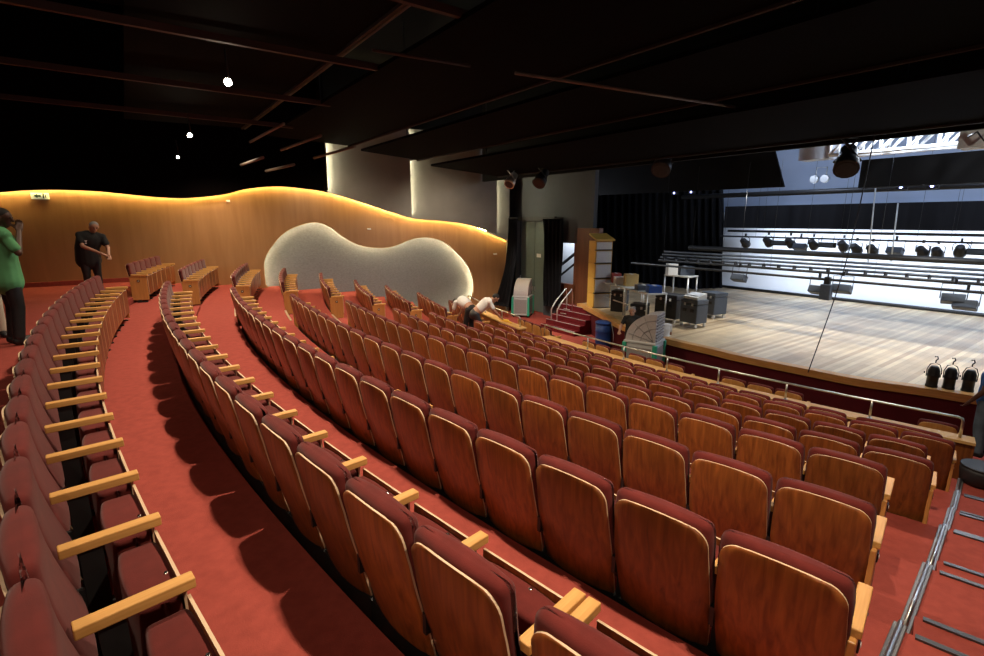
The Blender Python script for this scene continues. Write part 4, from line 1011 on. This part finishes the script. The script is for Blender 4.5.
o = MB().tube(spline([pol(25.6, 206.0, -3.085), pol(25.6, 205.5, -3.06), pol(25.62, 205.0, -3.085), pol(25.66, 204.8, -3.07)], 4), [.025] * 4 + [.05] * 5 + [.03] * 4, 8).build('cleaning_cloth', 'yellowcloth', None, True); tag(o, 'crumpled yellow cleaning cloth lying on the short wall cap by the bending cleaner', 'cloth')

# ------------------------------------------------------------------ light
def lamp(name, kind, loc, energy, col, size=.05, aim=None, angle=140, blend=.6):
    l = bpy.data.lights.new(name, kind); l.energy = energy; l.color = col
    if kind == 'SPOT': l.spot_size = rad(angle); l.spot_blend = blend; l.shadow_soft_size = size
    elif kind == 'AREA': l.size = size
    else: l.shadow_soft_size = size
    o = bpy.data.objects.new(name, l); COL.objects.link(o); o.location = loc
    if aim is not None: o.rotation_euler = (Vector(aim) - Vector(loc)).to_track_quat('-Z', 'Y').to_euler()
    return o
WARM = (1, .81, .60)
for a in (228, 222.5, 217, 211.5, 206, 200.5):
    p = pol(33.2, a, 2.0); lamp('house_and_fill_spot', 'SPOT', p, 500, WARM, .05, p + Vector((0, 0, -4)), 130, .9)
for a, e_ in ((226, 420), (218.5, 420), (211, 420), (203, 620)):
    p = pol(28.6, a, 1.5); lamp('house_and_fill_spot', 'SPOT', p, e_, WARM, .06, p + Vector((0, 0, -4)), 130, .9)
for a, e_ in ((226, 120), (214, 90), (205, 45)):
    p = pol(36.6, a, 2.3); lamp('house_and_fill_spot', 'SPOT', p, e_, WARM, .06, p + Vector((0, 0, -4)), 125, .9)
p = pol(26.4, 212.5, 1.5); lamp('house_and_fill_spot', 'SPOT', p, 330, WARM, .06, p + Vector((0, 0, -4)), 110, .9)  # added fill spot without a fixture, brightens the cooler front
lamp('rear_fill_light', 'AREA', Vector((-1.5, -4.0, 2.4)), 60, WARM, 2.5, Vector((3, 6, -2.5)))  # unseen fill lamp added behind the camera to lift the seats
COOL = (.72, .83, 1)
for t in (-10, -8, -6, -4, -2, 0, 2):
    p = nt(20.6, t, -.62); lamp('stage_wash', 'SPOT', p, 310, COOL, .2, nt(22.8, t, -1.7), 120, .9)
for t in (-8, -4, 0):
    p = nt(14.9, t, .85); lamp('stage_wash', 'SPOT', p, 480, (1, .97, .91), .2, nt(15.5, t, -3), 120, .8)
for t in (-9, -3, 2): lamp('loft_worklight', 'POINT', nt(18.5, t, 2.6), 260, (.62, .75, 1), .15)
lamp('truss_fill_lamp', 'POINT', nt(12.7, -1.2, 1.75), 40, (1, .92, .8), .05)  # added fill lamp without a fixture, for the box beside the truss
for n_, e_ in ((9.3, 210), (5.6, 150)): lamp('wall_fill', 'SPOT', nt(n_, -14.9, 1.3), e_, WARM, .08, nt(n_ + .8, -17.8, -1.6), 120, .9)  # fill spots added to brighten the wooden wall, no fixtures
lamp('stairwell_light', 'POINT', nt(NW + .9, on_n(566, 260, NW + .9).dot(TV), -.1), 160, (.8, .87, 1), .1)
lamp('pit_downlight', 'SPOT', nt(11.0, -13.6, .6), 800, (1, .88, .74), .08, nt(12.0, -14.4, -4), 95, .8)
for t in (-4.4, -3.2, -2.0, -.9): lamp('truss_fill_lamp', 'POINT', nt(13.7, t, 1.95), 110, (.78, .87, 1), .05)  # fill lamps added only to whiten the truss, no fixtures
w_ = bpy.data.worlds.new('world'); SC.world = w_; w_.use_nodes = True
w_.node_tree.nodes['Background'].inputs['Color'].default_value = (.5, .42, .38, 1); w_.node_tree.nodes['Background'].inputs['Strength'].default_value = .0
SC.view_settings.view_transform = 'Standard'; SC.view_settings.look = 'None'; SC.view_settings.gamma = 1; SC.view_settings.exposure = .10
try: SC.view_settings.use_curve_mapping = False
except Exception: pass
print('seats', NSEAT, 'objects', len(bpy.data.objects))
